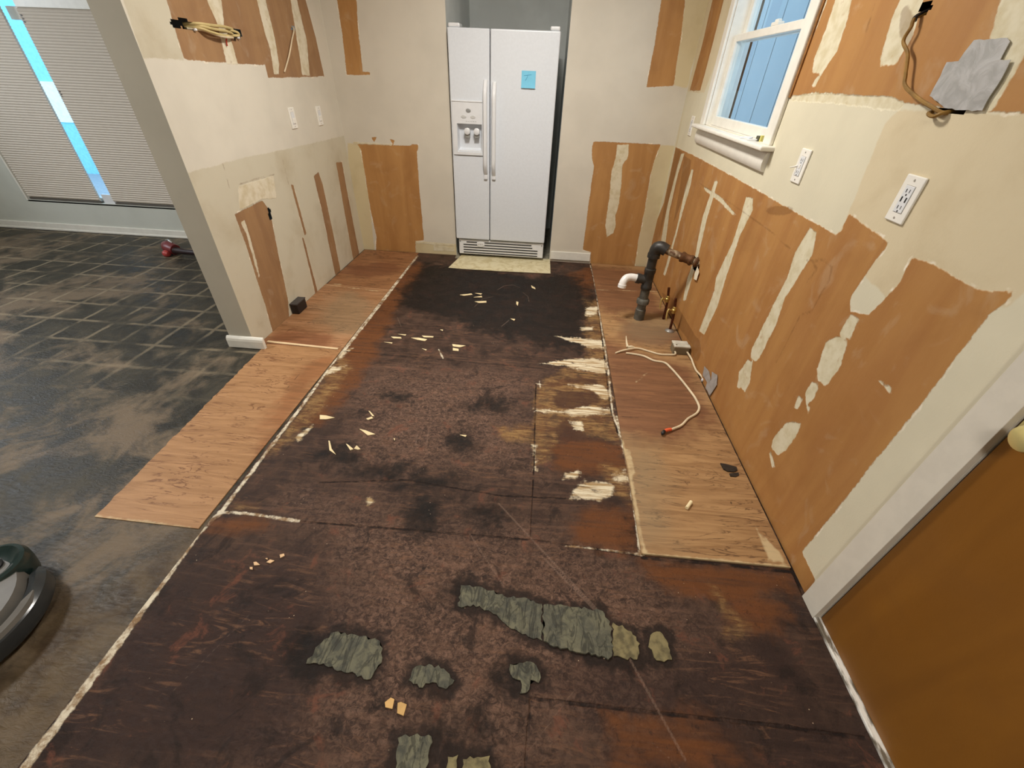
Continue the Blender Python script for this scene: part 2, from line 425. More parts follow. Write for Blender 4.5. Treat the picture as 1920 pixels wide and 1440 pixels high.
wr = grid('wall_right', 'R', (-2.6, YB), (0, CEIL), .010, {
    'paper': lambda P: union(P, 'R', R_paper), 'mud': lambda P: union(P, 'R', R_mud), 'primer': lambda P: union(P, 'R', R_primer), 'mark': lambda P: union(P, 'R', R_dirt_shadow, R_mark)},
    [M_RIGHT, M_CAV], edges=((WY0, WY1, DY0, DY1), (WZ0, WZ1, DZ1)),
    cuts=[[(WY0, WZ0), (WY1, WZ0), (WY1, WZ1), (WY0, WZ1)], [(DY0, -1), (DY1, -1), (DY1, DZ1), (DY0, DZ1)], HR1, HR2, HR3],
    extra=[boxex((XR + .0005, 1.15, 1.30), (XR + .09, 1.75, 1.68), 1, skip=('-x',)), boxex((XR + .0005, 2.5, .35), (XR + .09, 2.85, .62), 1, skip=('-x',)),
           boxex((XR + .13, -2.6, 0), (XR + .15, DY0, CEIL), 1), boxex((XR + .13, DY1, 0), (XR + .15, WY0, CEIL), 1), boxex((XR + .13, WY1, 0), (XR + .15, 4.6, CEIL), 1),
           boxex((XR + .13, WY0, 0), (XR + .15, WY1, WZ0), 1), boxex((XR + .13, WY0, WZ1), (XR + .15, WY1, CEIL), 1)])

# ---- the rest of the shell
struct(obj('wall_front', boxes(((-5.55, -2.7, 0), (1.15, -2.6, CEIL))), M_DINPAINT))
struct(obj('wall_dining_side', boxes(((-5.65, -2.7, 0), (-5.55, 4.02, 1.17)), ((-5.65, -2.7, 2.27), (-5.55, 4.02, CEIL)), ((-5.65, -2.7, 1.17), (-5.55, 1.8, 2.27)), ((-5.65, 3.0, 1.17), (-5.55, 4.02, 2.27))), M_DINPAINT))
struct(obj('ceiling', boxes(((-5.65, -2.7, CEIL), (1.15, 5.0, CEIL + .1))), M_CEIL))
struct(obj('baseboard_back', boxes(((-5.55, YB - .013, 0), (XL - T, YB, .072)), ((-5.55, YB - .018, 0), (XL - T, YB, .02))), M_WHITE, bevel=.005))

# ------------------------------------------------------------------ floors
def floor_mat():
    n = NT('stained_subfloor', .5, .25)
    med = n.noise(9, 6, dist=.8, rough=.65); fin = n.noise(70, 5, rough=.7); gr = n.noise(1, 6, n.sc((3, 40, 1)), .8)
    mot = n.noise(55, 7, n.sc((1, 1.25, 1)), 1.0, rough=.78)
    big = n.noise(1.7, 4, dist=.5)
    col = n.mix(n.step(med, .35, .68), '#34241D', '#503C31')
    col = n.mix(n.ma('MULTIPLY', n.step(gr, .5, .72), .35), col, '#7A5A48')
    pu, _ = n.field('purple', .2, (5, .35), (22, .18))
    col = n.mix(n.ma('MULTIPLY', pu, n.step(mot, .40, .66)), col, '#7D6050')
    dk, _ = n.field('dusk', .12, (6, .25))
    col = n.mix(n.ma('MULTIPLY', dk, .75), col, '#33231F')
    warp = n.noise(1, 7, n.sc((4, 26, 1)), 2.4, .7)
    col = n.mix(n.ma('MULTIPLY', n.step(warp, .52, .66), n.ma('MULTIPLY', n.step(n.noise(3.2, 4), .40, .62), .65)), col, '#7B5841')
    col = n.mix(n.ma('MULTIPLY', n.step(n.noise(5.5, 7, dist=1.0, rough=.72), .53, .64), .72), col, '#221814')
    col = n.mix(n.ma('MULTIPLY', n.step(n.noise(9, 6, dist=.6, rough=.7), .57, .68), .5), col, '#7A4A38')
    ru, _ = n.field('rust', .04, (7, .14), (30, .06))
    col = n.mix(n.ma('MULTIPLY', ru, n.step(gr, .25, .6, .35, .85)), col, '#70421F')
    ta, _ = n.field('tan', .025, (10, .10), (45, .05))
    tc = n.mix(n.step(warp, .40, .62), '#65432A', '#9C7A4C')
    col = n.mix(n.ma('MULTIPLY', ta, n.step(n.noise(14, 6, dist=.8), .32, .58, .30, .9)), col, tc)
    d2, _ = n.field('spot', .012, (12, .05), (50, .02))
    col = n.mix(n.ma('MULTIPLY', d2, .8), col, '#4B3022')
    bl, _ = n.field('black', .07, (4, .30), (15, .22), (50, .10))
    col = n.mix(n.ma('MULTIPLY', bl, n.step(med, .2, .6, .98, .82)), col, '#0F0B09')
    sp = n.step(n.noise(48, 6, dist=.8, rough=.7), .56, .68)
    col = n.mix(n.ma('MULTIPLY', sp, .5), col, '#231815')
    rm, _ = n.field('rim', .014, (9, .10), (40, .05))
    col = n.mix(n.ma('MULTIPLY', rm, .85), col, '#211814')
    pl, _ = n.field('pale', .010, (9, .06), (40, .05), (110, .02))
    pl = n.ma('MULTIPLY', pl, n.step(n.noise(1, 6, n.sc((7, 22, 1)), 1.2, .7), .30, .48))
    pc = n.mix(n.step(n.noise(1, 5, n.sc((6, 60, 1))), .36, .6), '#A98C62', '#E4D8BC')
    col = n.mix(pl, col, pc)
    cr, _ = n.field('crack', .0025, (60, .008))
    col = n.mix(n.ma('MULTIPLY', cr, n.step(n.noise(12, 3), .38, .55)), col, '#1C1210')
    sm, _ = n.field('seam', .003, (22, .016), (90, .010))
    col = n.mix(n.ma('MULTIPLY', sm, n.step(n.noise(11, 6, rough=.7), .32, .46)), col, n.mix(n.step(n.noise(17, 7, rough=.7), .40, .58), '#8F7252', '#E0D5BE'))
    fk = n.step(n.voro(32), .06, .035)
    col = n.mix(n.ma('MULTIPLY', fk, n.step(n.noise(6, 2), .52, .60)), col, '#C8AF92')
    sc_, _ = n.field('scratch', .0015, (30, .002))
    col = n.mix(n.ma('MULTIPLY', sc_, .28), col, '#9A8070')
    h = n.ma('ADD', n.ma('MULTIPLY', mot, .9), n.ma('ADD', n.ma('MULTIPLY', fin, .5), n.ma('MULTIPLY', cr, -1.2)))
    h = n.ma('ADD', h, n.ma('MULTIPLY', n.ma('ADD', sm, n.ma('MULTIPLY', pl, .3)), .8))
    return n.out(col, n.step(med, .3, .7, .52, .75), n.bump(h, .007, .7))
REM = [
 ('dark grey green floor remnant, left end of the long torn patch', [(864,1099),(892,1101),(920,1108),(946,1119),(990,1123),(1016,1133),(1017,1202),(990,1194),(965,1181),(943,1165),(921,1148),(899,1137),(859,1137)], .003, 'g'),
 ('thick grey green floor remnant with dark broken edge below', [(1019,1135),(1045,1136),(1074,1139),(1100,1142),(1129,1148),(1143,1167),(1147,1200),(1147,1232),(1140,1238),(1122,1232),(1103,1225),(1075,1222),(1045,1214),(1019,1203)], .007, 'g'),
 ('olive tan floor remnant beside the thick grey green one', [(1149,1169),(1166,1174),(1183,1185),(1198,1207),(1194,1236),(1170,1235),(1151,1231)], .004, 'o'),
 ('small olive floor remnant at right end of the torn patch', [(1220,1192),(1238,1185),(1253,1207),(1260,1239),(1245,1241),(1231,1239),(1216,1214)], .004, 'o'),
 ('grey green floor remnant at lower left of the torn floor', [(604,1206),(629,1185),(670,1193),(713,1203),(716,1225),(715,1243),(695,1274),(666,1265),(640,1257),(612,1248),(575,1245),(590,1222)], .004, 'g'),
 ('rounded grey floor remnant right of the lower left one', [(775,1254),(804,1247),(833,1254),(852,1276),(837,1292),(811,1280),(786,1289),(766,1276)], .004, 'g'),
 ('small T shaped grey floor remnant below the long torn patch', [(957,1247),(980,1243),(1001,1243),(1012,1262),(1010,1280),(994,1275),(987,1301),(976,1301),(976,1276),(957,1265)], .004, 'g'),
 ('tall grey green floor remnant at the bottom of the photo', [(746,1385),(775,1378),(810,1382),(806,1402),(804,1418),(793,1462),(742,1462)], .004, 'g'),
 ('narrow olive floor remnant at the bottom of the photo', [(840,1418),(859,1416),(858,1435),(854,1462),(834,1462),(836,1440)], .004, 'o'),
 ('wide olive floor remnant at the bottom, rightmost of three', [(868,1424),(895,1420),(917,1418),(922,1445),(922,1465),(864,1465)], .004, 'o')]
FF = dict(
 black=[[(800,492),(1000,522),(1092,514),(1108,560),(1092,640),(1062,662),(1000,640),(900,618),(810,590),(745,575),(770,520)], ell(1075,640,30,18),
        ell(640,855,45,14), ell(710,880,60,16), ell(815,905,60,22), ell(860,830,30,16), ell(800,960,30,30), ell(920,960,36,14), ell(735,745,25,10), ell(900,760,40,12), ell(760,1330,70,20), ell(860,1365,70,18),
        ell(1215,1000,14,34), ell(960,1265,30,14), ell(575,1215,28,26), ell(860,1110,24,14)],
 purple=[[(560,930),(1000,1000),(1220,1060),(1330,1180),(1300,1330),(900,1440),(500,1440),(640,1100)], [(700,690),(990,700),(990,880),(640,880)], [(640,1040),(1180,1080),(1160,1240),(700,1200)]],
 dusk=[[(300,1100),(560,1040),(640,1180),(560,1460),(0,1460)], [(1230,1330),(1640,1380),(1700,1500),(1100,1500)], [(1000,1280),(1480,1180),(1560,1300),(1300,1400)]],
 rust=[[(785,492),(730,520),(690,585),(648,650),(570,790),(600,800),(690,690),(745,575),(800,500)], [(1200,1050),(1480,1076),(1500,1112),(1350,1128),(1210,1090)], [(1085,950),(1195,955),(1205,1040),(1060,1020)],
       [(1100,560),(1115,530),(1108,500),(1060,515)], ell(1090,845,60,22), [(1140,1340),(1330,1350),(1420,1440),(1150,1440)], ell(450,985,60,14), [(1030,830),(1170,840),(1180,890),(1040,880)], ell(1420,1150,60,30), ell(640,600,30,40)],
 tan=[[(1008,722),(1060,690),(1100,672),(1138,672),(1150,780),(1160,830),(1100,815),(1060,800),(1030,860),(1005,870),(1003,790)], [(1130,870),(1178,880),(1192,945),(1150,930)], [(1095,560),(1125,560),(1140,670),(1100,670)],
      [(640,660),(600,720),(540,800),(505,850),(520,850),(600,770),(660,690)], ell(460,950,24,8), [(1340,1100),(1370,1150),(1400,1170),(1360,1190)], [(930,800),(1000,800),(1000,830),(950,830)]],
 spot=[[(1035,745),(1050,733),(1110,735),(1128,750),(1095,765),(1045,765)], [(1040,800),(1065,785),(1080,800),(1110,825),(1060,830),(1045,825)], [(1060,705),(1120,712),(1118,719),(1060,716)]],
 pale=[[(1100,577),(1121,575),(1120,591),(1100,592)], [(1088,614),(1112,613),(1110,619),(1090,619)], [(1008,682),(1067,675),(1110,671),(1136,675),(1140,701),(1118,699),(1085,693),(1059,686)],
       [(1067,721),(1125,722),(1143,733),(1147,750),(1129,746),(1110,733)], [(999,768),(1052,770),(1107,761),(1150,768),(1147,777),(1074,779),(1023,774)], [(1067,790),(1088,792),(1092,806),(1077,803)],
       [(1001,836),(1003,836),(1006,883),(1001,883)], [(1080,912),(1095,905),(1125,903),(1150,910),(1147,930),(1118,938),(1085,932),(1068,936)], [(1060,888),(1085,884),(1080,896),(1058,898)], [(1150,890),(1172,880),(1182,905),(1160,905)],
       [(607,690),(647,686),(640,692),(622,700),(600,708)], [(640,657),(662,653),(650,662),(640,672),(630,676)], [(1040,630),(1140,640),(1138,655),(1100,650)], ell(691,940,5,4),
       [(555,820),(585,795),(588,800),(560,826)], [(1155,780),(1160,780),(1178,850),(1170,850)]],
)
SEAM = [([(781,480),(716,565),(645,655)], .016), ([(643,655),(563,765),(413,962)], .008), ([(413,962),(370,1002),(242,1180),(34,1455)], .012), ([(1106,495),(1113,520),(1126,600),(1140,690)], .004),
 ([(1140,690),(1148,770),(1165,822),(1181,890)], .005), ([(1181,890),(1192,960),(1203,1038)], .009), ([(410,960),(455,962),(500,968),(560,977)], .006), ([(1060,1024),(1130,1030),(1200,1040)], .0035),
 ([(1005,719),(1020,722)], .003), ([(1012,714),(1013,727)], .003), ([(822,655),(831,672)], .004), ([(1001,772),(1010,768)], .003)]
CRACK = [([(600,545),(622,524),(678,469),(782,474)], .016), ([(1106,489),(1215,500)], .018), ([(1237,547),(1329,741),(1431,945),(1510,1116)], .012), ([(560,978),(820,998),(1010,1014),(1200,1042)], .0035), ([(1005,720),(1003,800),(1001,890)], .003), ([(995,1310),(1220,1336),(1430,1358),(1621,1384)], .004), ([(995,1310),(985,1440)], .003), ([(640,658),(800,672),(1010,690),(1140,706)], .003),
 ([(1108,500),(1117,540),(1130,640),(1146,770),(1160,815)], .005), ([(1186,890),(1197,960),(1208,1040)], .005), ([(1205,1046),(1330,1056),(1480,1072)], .006), ([(1000,900),(995,1010)], .002), ([(600,905),(760,900),(940,930),(1060,935)], .003)]
SCR = [([(932,544),(945,536),(962,534),(976,540)], .003), ([(890,575),(905,560),(925,556)], .0025), ([(980,548),(990,556),(992,566)], .003), ([(940,612),(955,600)], .003), ([(745,595),(752,612)], .003), ([(783,815),(779,835)], .003), ([(803,812),(800,832)], .003), ([(935,944),(1118,1141)], .0036), ([(1016,1043),(1150,1180),(1285,1425)], .0036), ([(880,1000),(945,1100)], .003), ([(1180,1100),(1300,1230)], .0015), ([(985,915),(1100,1030)], .0012), ([(1220,1390),(1275,1440)], .0015), ([(320,1300),(470,1150)], .001), ([(960,1450),(1080,1290)], .001)]
ffl = {k: (lambda P, v=v: union(P, 'F', v)) for k, v in FF.items()}
ffl['rim'] = lambda P: union(P, 'F', [q[1] for q in REM]) + .022
ffl['seam'] = lambda P: union(P, 'F', [], SEAM)
ffl['crack'] = lambda P: union(P, 'F', [], CRACK)
ffl['scratch'] = lambda P: union(P, 'F', [], SCR)
M_SUB = floor_mat()
grid('floor', 'F', (XS - .004, XR + .02), (.16, YB + .02), .006, ffl, M_SUB)
grid('floor', 'F', (XS - .004, XR + .02), (-2.6, .16), .05, ffl, M_SUB)

def dining_floor_mat():
    n = NT('dark_scraped_floor', .34, .22)
    co = n.sc((1, 1, 1), (1.86, -2.0, 0))
    sx = n.t.nodes.new('ShaderNodeSeparateXYZ'); n.t.links.new(co, sx.inputs[0])
    wob = n.ma('MULTIPLY', n.ma('SUBTRACT', n.noise(14, 3), .5), .02)
    def line(s):
        f = n.ma('FRACT', n.ma('DIVIDE', n.ma('ADD', n.ma('ADD', s, wob), 10 * .2286), .2286))
        return n.ma('SUBTRACT', .5, n.ma('ABSOLUTE', n.ma('SUBTRACT', f, .5)))
    ln = n.ma('MINIMUM', line(sx.outputs[0]), line(sx.outputs[1]))
    big = n.noise(1.3, 8, dist=.6, rough=.66); med = n.noise(6, 7, dist=.8, rough=.68)
    col = n.mix(n.step(med, .35, .68), '#2B2822', '#464136')
    br = n.step(n.ma('ADD', big, n.ma('MULTIPLY', n.ma('SUBTRACT', med, .5), .5)), .47, .66)
    col = n.mix(n.ma('MULTIPLY', br, .62), col, '#7E6C58')
    ow = n.attr('ochre'); ow = n.step(n.ma('ADD', ow, n.ma('MULTIPLY', n.ma('SUBTRACT', n.noise(7, 4), .5), .5)), -.12, .15)
    col = n.mix(n.ma('MULTIPLY', ow, .8), col, n.mix(n.step(n.noise(10, 4), .35, .65), '#3A2C1E', '#5A4A34'))
    fade = n.step(sx.outputs[1], -.7, .25)
    fade = n.ma('MULTIPLY', fade, n.step(n.noise(5, 5), .40, .58, .12, 1))
    l1 = n.ma('MULTIPLY', n.step(ln, .075, .02), fade)
    col = n.mix(n.ma('MULTIPLY', l1, .62), col, '#8F816A')
    h = n.ma('ADD', n.ma('MULTIPLY', n.noise(1, 5, n.sc((30, 75, 1), rot=(0, 0, .5)), 1.4), 1.0), n.ma('MULTIPLY', n.noise(40, 4), .4))
    return n.out(col, n.step(med, .3, .7, .38, .6), n.bump(h, .006, .5))
M_DF = dining_floor_mat()
och = lambda P: union(P, 'F', [[(0,1230),(110,1130),(380,1000),(400,990),(240,1180),(30,1455),(-200,1500)]])
g1 = grid('floor', 'F', (-5.55, XS - .004), (-2.6, YB + .02), .03, {'ochre': och}, M_DF)

def ply_mat(name, lightc, darkc, grain, stain, edge='#C9B48C'):
    n = NT(name, .55, .35)
    g = n.noise(1, 7, n.sc((2.2, 24, 1)), 1.6, .62)
    col = n.mix(n.step(g, .35, .66), darkc, lightc)
    ridge = n.ma('ABSOLUTE', n.ma('SUBTRACT', n.noise(1, 5, n.sc((2.6, 15, 1), (3, 1, 0)), 2.2), .5))
    col = n.mix(n.ma('MULTIPLY', n.step(ridge, .03, .006), n.step(n.noise(6, 3), .4, .6, .1, .75)), col, grain)
    st, _ = n.field('stain', .07, (5, .3), (25, .08))
    sc_ = n.mix(n.step(g, .35, .66), stain, tuple(np.array(C(stain)) * (1.5, 1.45, 1.4, 1)))
    col = n.mix(n.ma('MULTIPLY', st, .85), col, sc_)
    gy, _ = n.field('grey', .1, (6, .25))
    col = n.mix(n.ma('MULTIPLY', gy, .5), col, '#8B7A5E')
    pale, _ = n.field('pale', .006, (40, .02))
    col = n.mix(n.ma('MULTIPLY', pale, .8), col, edge)
    cr, _ = n.field('crack', .002, (60, .006))
    col = n.mix(n.ma('MULTIPLY', cr, .85), col, '#2E1C12')
    col = n.mix(n.ma('MULTIPLY', n.step(n.voro(9), .03, .018), n.step(n.noise(3, 2), .5, .6)), col, '#2A1A12')
    return n.out(col, .58, n.bump(n.ma('ADD', g, n.ma('MULTIPLY', n.noise(90, 3), .4)), .003, .4))
def sheet(name, label, poly, z0, z1, fields, mat, h=.012):
    """sheet of plywood: gridded top face with side faces, its outline given in metres"""
    poly = np.array(poly)
    lo, hi = poly.min(0), poly.max(0)
    bm = bmesh.new(); slab(bm, [(p[0], p[1], z0) for p in poly], (0, 0, 1), z1 - z0)
    for ax in (0, 1):
        for t in np.arange(lo[ax] + h, hi[ax], .02):
            co = [0, 0, 0]; co[ax] = t; no = [0, 0, 0]; no[ax] = 1
            bmesh.ops.bisect_plane(bm, geom=bm.faces[:] + bm.edges[:] + bm.verts[:], plane_co=co, plane_no=no)
    o = obj(name, bm, mat); me = o.data
    P = np.array([v.co[:2] for v in me.vertices])
    for k, fn in fields.items():
        a = me.attributes.new(k, 'FLOAT', 'POINT'); a.data.foreach_set('value', fn(P).astype(np.float32))
    return tag(o, label, 'plywood')
U = lambda polys, lines=(): (lambda P: union(P, 'F', polys, lines))
rng = random.Random(3)
lf = [(-1.195, .827), (-1.183, 2.10)] + [(-1.66, 2.10), (-1.66, 1.985)]
zz = 60
for i in range(zz): 
    t = (i + 1) / (zz + 1); lf.append((-1.66 + t * .05 + rng.uniform(-.004, .004), 1.985 - t * 1.15))
lf.append((-1.61, .835))
M_PLYF = ply_mat('bare_tan_plywood', '#AC825A', '#98704A', '#684128', '#7C5232')
sheet('plywood_sheet', 'bare tan plywood strip between black tiled floor and white seam', lf, 0, .004,
      {'stain': U([[(560,690),(640,660),(560,770),(480,900),(470,880)]]), 'grey': U([]), 'pale': U([], [([(360,990),(180,969)], .003)]), 'crack': U([], [([(565,676),(582,664)], .003), ([(520,760),(545,720),(575,690)], .002)])}, M_PLYF)
M_PLYM = ply_mat('reddish_worn_plywood', '#A97E5A', '#906744', '#5F3E28', '#754B31')
sheet('plywood_sheet', 'reddish plywood strip beside the left wall with black box', [(XL + .002, 2.10), (-1.183, 2.10), (-1.178, 3.02), (XL + .002, 3.04)], 0, .0035,
      {'stain': U([ell(560,640,60,20)]), 'grey': U([ell(650,590,50,40)]), 'pale': U([], [([(600,533),(720,548)], .006)]), 'crack': U([])}, M_PLYM)
M_PLYB = ply_mat('brown_corner_plywood', '#9A6D48', '#815838', '#523420', '#66412A')
sheet('plywood_sheet', 'brown plywood strip in the far left corner of the kitchen', [(XL + .012, 3.045), (-1.178, 3.025), (-1.172, 3.872), (XL + .012, 3.872)], 0, .0035,
      {'stain': U([ell(700,505,50,14)]), 'grey': U([]), 'pale': U([], [([(600,534),(640,534)], .01)]), 'crack': U([])}, M_PLYB)
M_PLYR = ply_mat('worn_right_plywood', '#AA855B', '#8F6B46', '#523723', '#68452F')
sheet('plywood_sheet', 'long worn plywood strip along the right wall under the drain pipe', [(.452, .893), (XR - .011, .893), (XR - .011, 3.868), (.478, 3.868), (.47, 2.4)], 0, .008,
      {'stain': U([[(1130,640),(1290,690),(1345,800),(1240,825),(1150,815),(1135,720)], [(1100,500),(1215,510),(1240,590),(1150,590),(1112,560)], [(1160,600),(1290,620),(1290,650),(1180,650)]]),
       'grey': U([[(1165,825),(1230,840),(1250,1040),(1195,1030)], ell(1220,620,60,24)]),
       'pale': U([[(1170,846),(1180,846),(1190,890),(1180,890)], [(1415,990),(1462,1040),(1470,1060),(1440,1050)]], [([(1208,1042),(1330,1052),(1478,1066)], .005), ([(1215,700),(1190,720)], .001), ([(1150,780),(1180,880),(1198,1000),(1208,1040)], .006), ([(1118,545),(1235,548)], .004)]),
       'crack': U([ell(1316,872,2.5,2.5), [(1366,941),(1372,943),(1371,950)], [(1387,954),(1398,957),(1396,961)], [(1376,848),(1381,853),(1379,855)], [(1319,892),(1327,894),(1326,896)]],
                  [([(1140,706),(1200,712),(1300,730)], .002), ([(1118,548),(1235,551)], .003), ([(1148,781),(1240,790)], .002)])}, M_PLYR)
# alcove floor under the refrigerator
struct(obj('floor', boxes(((NX0, 3.80, 0), (NX1, NY1, .004))), plain('grey_alcove_tile', '#8A8474', .6, .3, var=.25, scale=30)))

# ------------------------------------------------------------------ refrigerator
M_FR = plain('white_textured_enamel', '#D9DDE3', .34, .5, var=.015, scale=60, bump=.0004)
M_FR2 = plain('white_smooth_plastic', '#DFE0E2', .28, .5, var=.02)
M_GAP = plain('dark_gasket_rubber', '#3A3A3A', .8, .2)
M_GREY = plain('grey_plastic', '#8E8E8A', .5, .4)
fr = thing('refrigerator', 'tall white side by side refrigerator in the wall alcove', 'refrigerator', (-.385, 4.2, .004))
def P_(name, bm, mat, par=fr, **k): return rel(obj(name, bm, mat, par, **k), fr) if par is fr else _sub(name, bm, mat, par, **k)
def _sub(name, bm, mat, par, **k):
    o = obj(name, bm, mat, par, **k); o.matrix_parent_inverse = Matrix.Identity(4); return o
FX0, FX1, FS, FYF = -.788, .022, -.480, 3.83
P_('cabinet_body', boxes(((FX0 + .006, FYF + .07, .03), (FX1 - .006, 4.60, 1.66))), M_FR, bevel=.006)
P_('door_gasket', boxes(((FX0 + .012, FYF + .055, .19), (FX1 - .012, FYF + .071, 1.655))), M_GAP)
def fridge_door(x0, x1, z0, z1, hole=None):
    bm = bmesh.new(); y0, y1 = FYF, FYF + .056
    if not hole: box(bm, (x0, y0, z0), (x1, y1, z1)); return bm
    hx0, hx1, hz0, hz1, d = hole
    xs = [x0, hx0, hx1, x1]; zs = [z0, hz0, hz1, z1]
    V = {(i, j): bm.verts.new((xs[i], y0, zs[j])) for i in range(4) for j in range(4)}
    for i in range(3):
        for j in range(3):
            if (i, j) != (1, 1): bm.faces.new((V[i, j], V[i + 1, j], V[i + 1, j + 1], V[i, j + 1]))
    K = {(i, j): bm.verts.new((xs[i], y1, zs[j])) for i in (0, 3) for j in (0, 3)}
    bm.faces.new((K[0, 0], K[0, 3], K[3, 3], K[3, 0]))
    bm.faces.new([V[0, j] for j in range(4)] + [K[0, 3], K[0, 0]]); bm.faces.new([V[3, j] for j in range(3, -1, -1)] + [K[3, 0], K[3, 3]])
    bm.faces.new([V[i, 0] for i in range(3, -1, -1)] + [K[0, 0], K[3, 0]]); bm.faces.new([V[i, 3] for i in range(4)] + [K[3, 3], K[0, 3]])
    R = [bm.verts.new(p) for p in ((hx0 + .01, y0 + d, hz0 + .02), (hx1 - .01, y0 + d, hz0 + .02), (hx1 - .01, y0 + d * .8, hz1), (hx0 + .01, y0 + d * .8, hz1))]
    Q = [V[1, 1], V[2, 1], V[2, 2], V[1, 2]]
    bm.faces.new(R)
    for i in range(4): bm.faces.new((Q[i], Q[(i + 1) % 4], R[(i + 1) % 4], R[i]))
    return bm
fz = P_('freezer_door', fridge_door(FX0, FS - .003, .178, 1.664, (-.742, -.543, .886, 1.083, .053)), M_FR, bevel=.007)
fz['label'] = 'narrow freezer door with ice and water dispenser'
fd = P_('fridge_door', boxes(((FS + .003, FYF, .178), (FX1, FYF + .056, 1.664))), M_FR, bevel=.009, seg=3)
# dispenser surround: flat frame with the opening, raised a few millimetres
bm = boxes(((-.776, FYF - .006, .865), (-.742, FYF, 1.232)), ((-.543, FYF - .006, .865), (-.537, FYF, 1.232)), ((-.742, FYF - .006, 1.083), (-.543, FYF, 1.232)), ((-.742, FYF - .010, .865), (-.543, FYF, .886)))
dp = _sub('dispenser_panel', bm, M_FR2, fz)
_sub('dispenser_panel_lip', boxes(((-.776, FYF - .010, 1.226), (-.537, FYF - .002, 1.236))), M_FR2, fz, bevel=.003)
_sub('dispenser_shadow_joint', boxes(((-.772, FYF - .003, .858), (-.537, FYF - .0005, .864))), M_GREY, fz)
for x in (-.662, -.585):
    bm = bmesh.new(); lathe(bm, [(.016, -.004), (.024, .0), (.024, .014), (.018, .018)], (x, FYF - .004, 1.032), 'Y', 20)
    box(bm, (x - .02, FYF + .012, 1.012), (x + .02, FYF + .045, 1.05))
    _sub('dispenser_paddle', bm, M_FR2, fz, smooth=True)
    _sub('paddle_spout', boxes(((x - .019, FYF + .006, .984), (x + .019, FYF + .026, 1.012))), M_GREY, fz, bevel=.003)
_sub('drip_tray', boxes(((-.738, FYF + .004, .888), (-.547, FYF + .05, .897))), M_FR2, fz, bevel=.003)
bm = bmesh.new(); lathe(bm, [(.013, 0), (.013, .003), (.010, .004)], (0, 0, 0), 'Y', 24)
for v in bm.verts: v.co.x = v.co.x * 1.5 - .648; v.co.y = FYF - .006 - v.co.y; v.co.z += 1.172
_sub('emblem', bm, plain('silver_emblem', '#9A9A98', .35, .5, .3), fz)
for x in (-.685, -.612):
    bm = bmesh.new(); lathe(bm, [(.014, 0), (.014, .002), (.011, .003)], (0, 0, 0), 'Y', 20)
    for v in bm.verts: v.co.x = v.co.x * 1.5 + x; v.co.y = FYF - .006 - v.co.y; v.co.z = v.co.z * .8 + 1.130
    _sub('dispenser_button', bm, plain('pale_grey_button', '#C9C9C7', .4), fz)
bm = boxes(*[((x, FYF - .0068, 1.098), (x + .012, FYF - .006, 1.101)) for x in np.arange(-.67, -.585, .018)])
_sub('dispenser_legend', bm, plain('grey_legend_print', '#AFAFAC', .5), fz)
def handle(x, z0, z1):
    bm = bmesh.new(); pts = []; n = 22
    for i in range(n + 1):
        t = i / n; z = z0 + (z1 - z0) * t
        y = FYF - .046 * min(1, (math.sin(math.pi * min(max(t, .0), 1)) * 2.6)) ** .8 + .001
        pts.append((y, z))
    prev = None
    for y, z in pts:
        r = [bm.verts.new((x + dx, y + dy, z)) for dx, dy in ((-.016, .004), (-.010, -.008), (.010, -.008), (.016, .004), (.012, .014), (-.012, .014))]
        if prev:
            for k in range(6): bm.faces.new((prev[k], prev[(k + 1) % 6], r[(k + 1) % 6], r[k]))
        else: bm.faces.new(r)
        prev = r
    bm.faces.new(prev[::-1])
    return bm
_sub('door_handle', handle(-.512, .72, 1.37), M_FR2, fz, smooth=True)
_sub('door_handle', handle(-.444, .71, 1.36), M_FR2, fd, smooth=True)
for x, par in ((-.512, fz), (-.444, fd)):
    _sub('handle_foot', boxes(((x - .015, FYF - .012, .690), (x + .015, FYF, .722))), M_FR2, par, bevel=.004)
    _sub('handle_slot', boxes(((x - .012, FYF - .0125, .688), (x + .012, FYF - .002, .691))), M_GREY, par)
for x0, x1 in ((FX0 + .005, FX0 + .09), (FX1 - .075, FX1 - .005)):
    P_('hinge_cover', boxes(((x0, FYF + .008, 1.664), (x1, FYF + .13, 1.690))), M_FR2, bevel=.010, seg=3)
gr = P_('toe_grille', boxes(((FX0 + .018, FYF + .02, .032), (FX1 - .004, FYF + .05, .165))), M_FR2, bevel=.006)
for i, z in enumerate((.145, .121, .097, .073, .049)):
    a, b = (FX0 + .06, FX1 - .055)
    segs = [(a + .03, -.60), (-.53, b - .06)] if i == 0 else ([(a, -.60), (-.53, b - .05)] if i == 1 else [(a, b)])
    for s0, s1 in segs: _sub('grille_slot', boxes(((s0, FYF + .0175, z - .0045), (s1, FYF + .022, z + .0045))), M_GAP, gr)
bm = bmesh.new(); lathe(bm, [(.026, 0), (.026, .004), (.022, .006)], (0, 0, 0), 'Y', 24)
for v in bm.verts: v.co.x = v.co.x * 1.35 - .565; v.co.y = FYF + .020 - v.co.y; v.co.z += .130
_sub('grille_badge', bm, M_FR2, gr)
_sub('badge_print', boxes(*[((-.588 + k * .016, FYF + .0132, .125), (-.578 + k * .016, FYF + .0142, .135)) for k in range(3)]), plain('faint_badge_print', '#B9B4B4', .5), gr)
for x in (FX0 + .03, FX1 - .02): _sub('screw', lathe(bmesh.new(), [(.006, 0), (.006, -.003)], (x, FYF + .02, .150), 'Y', 12), M_GREY, gr)
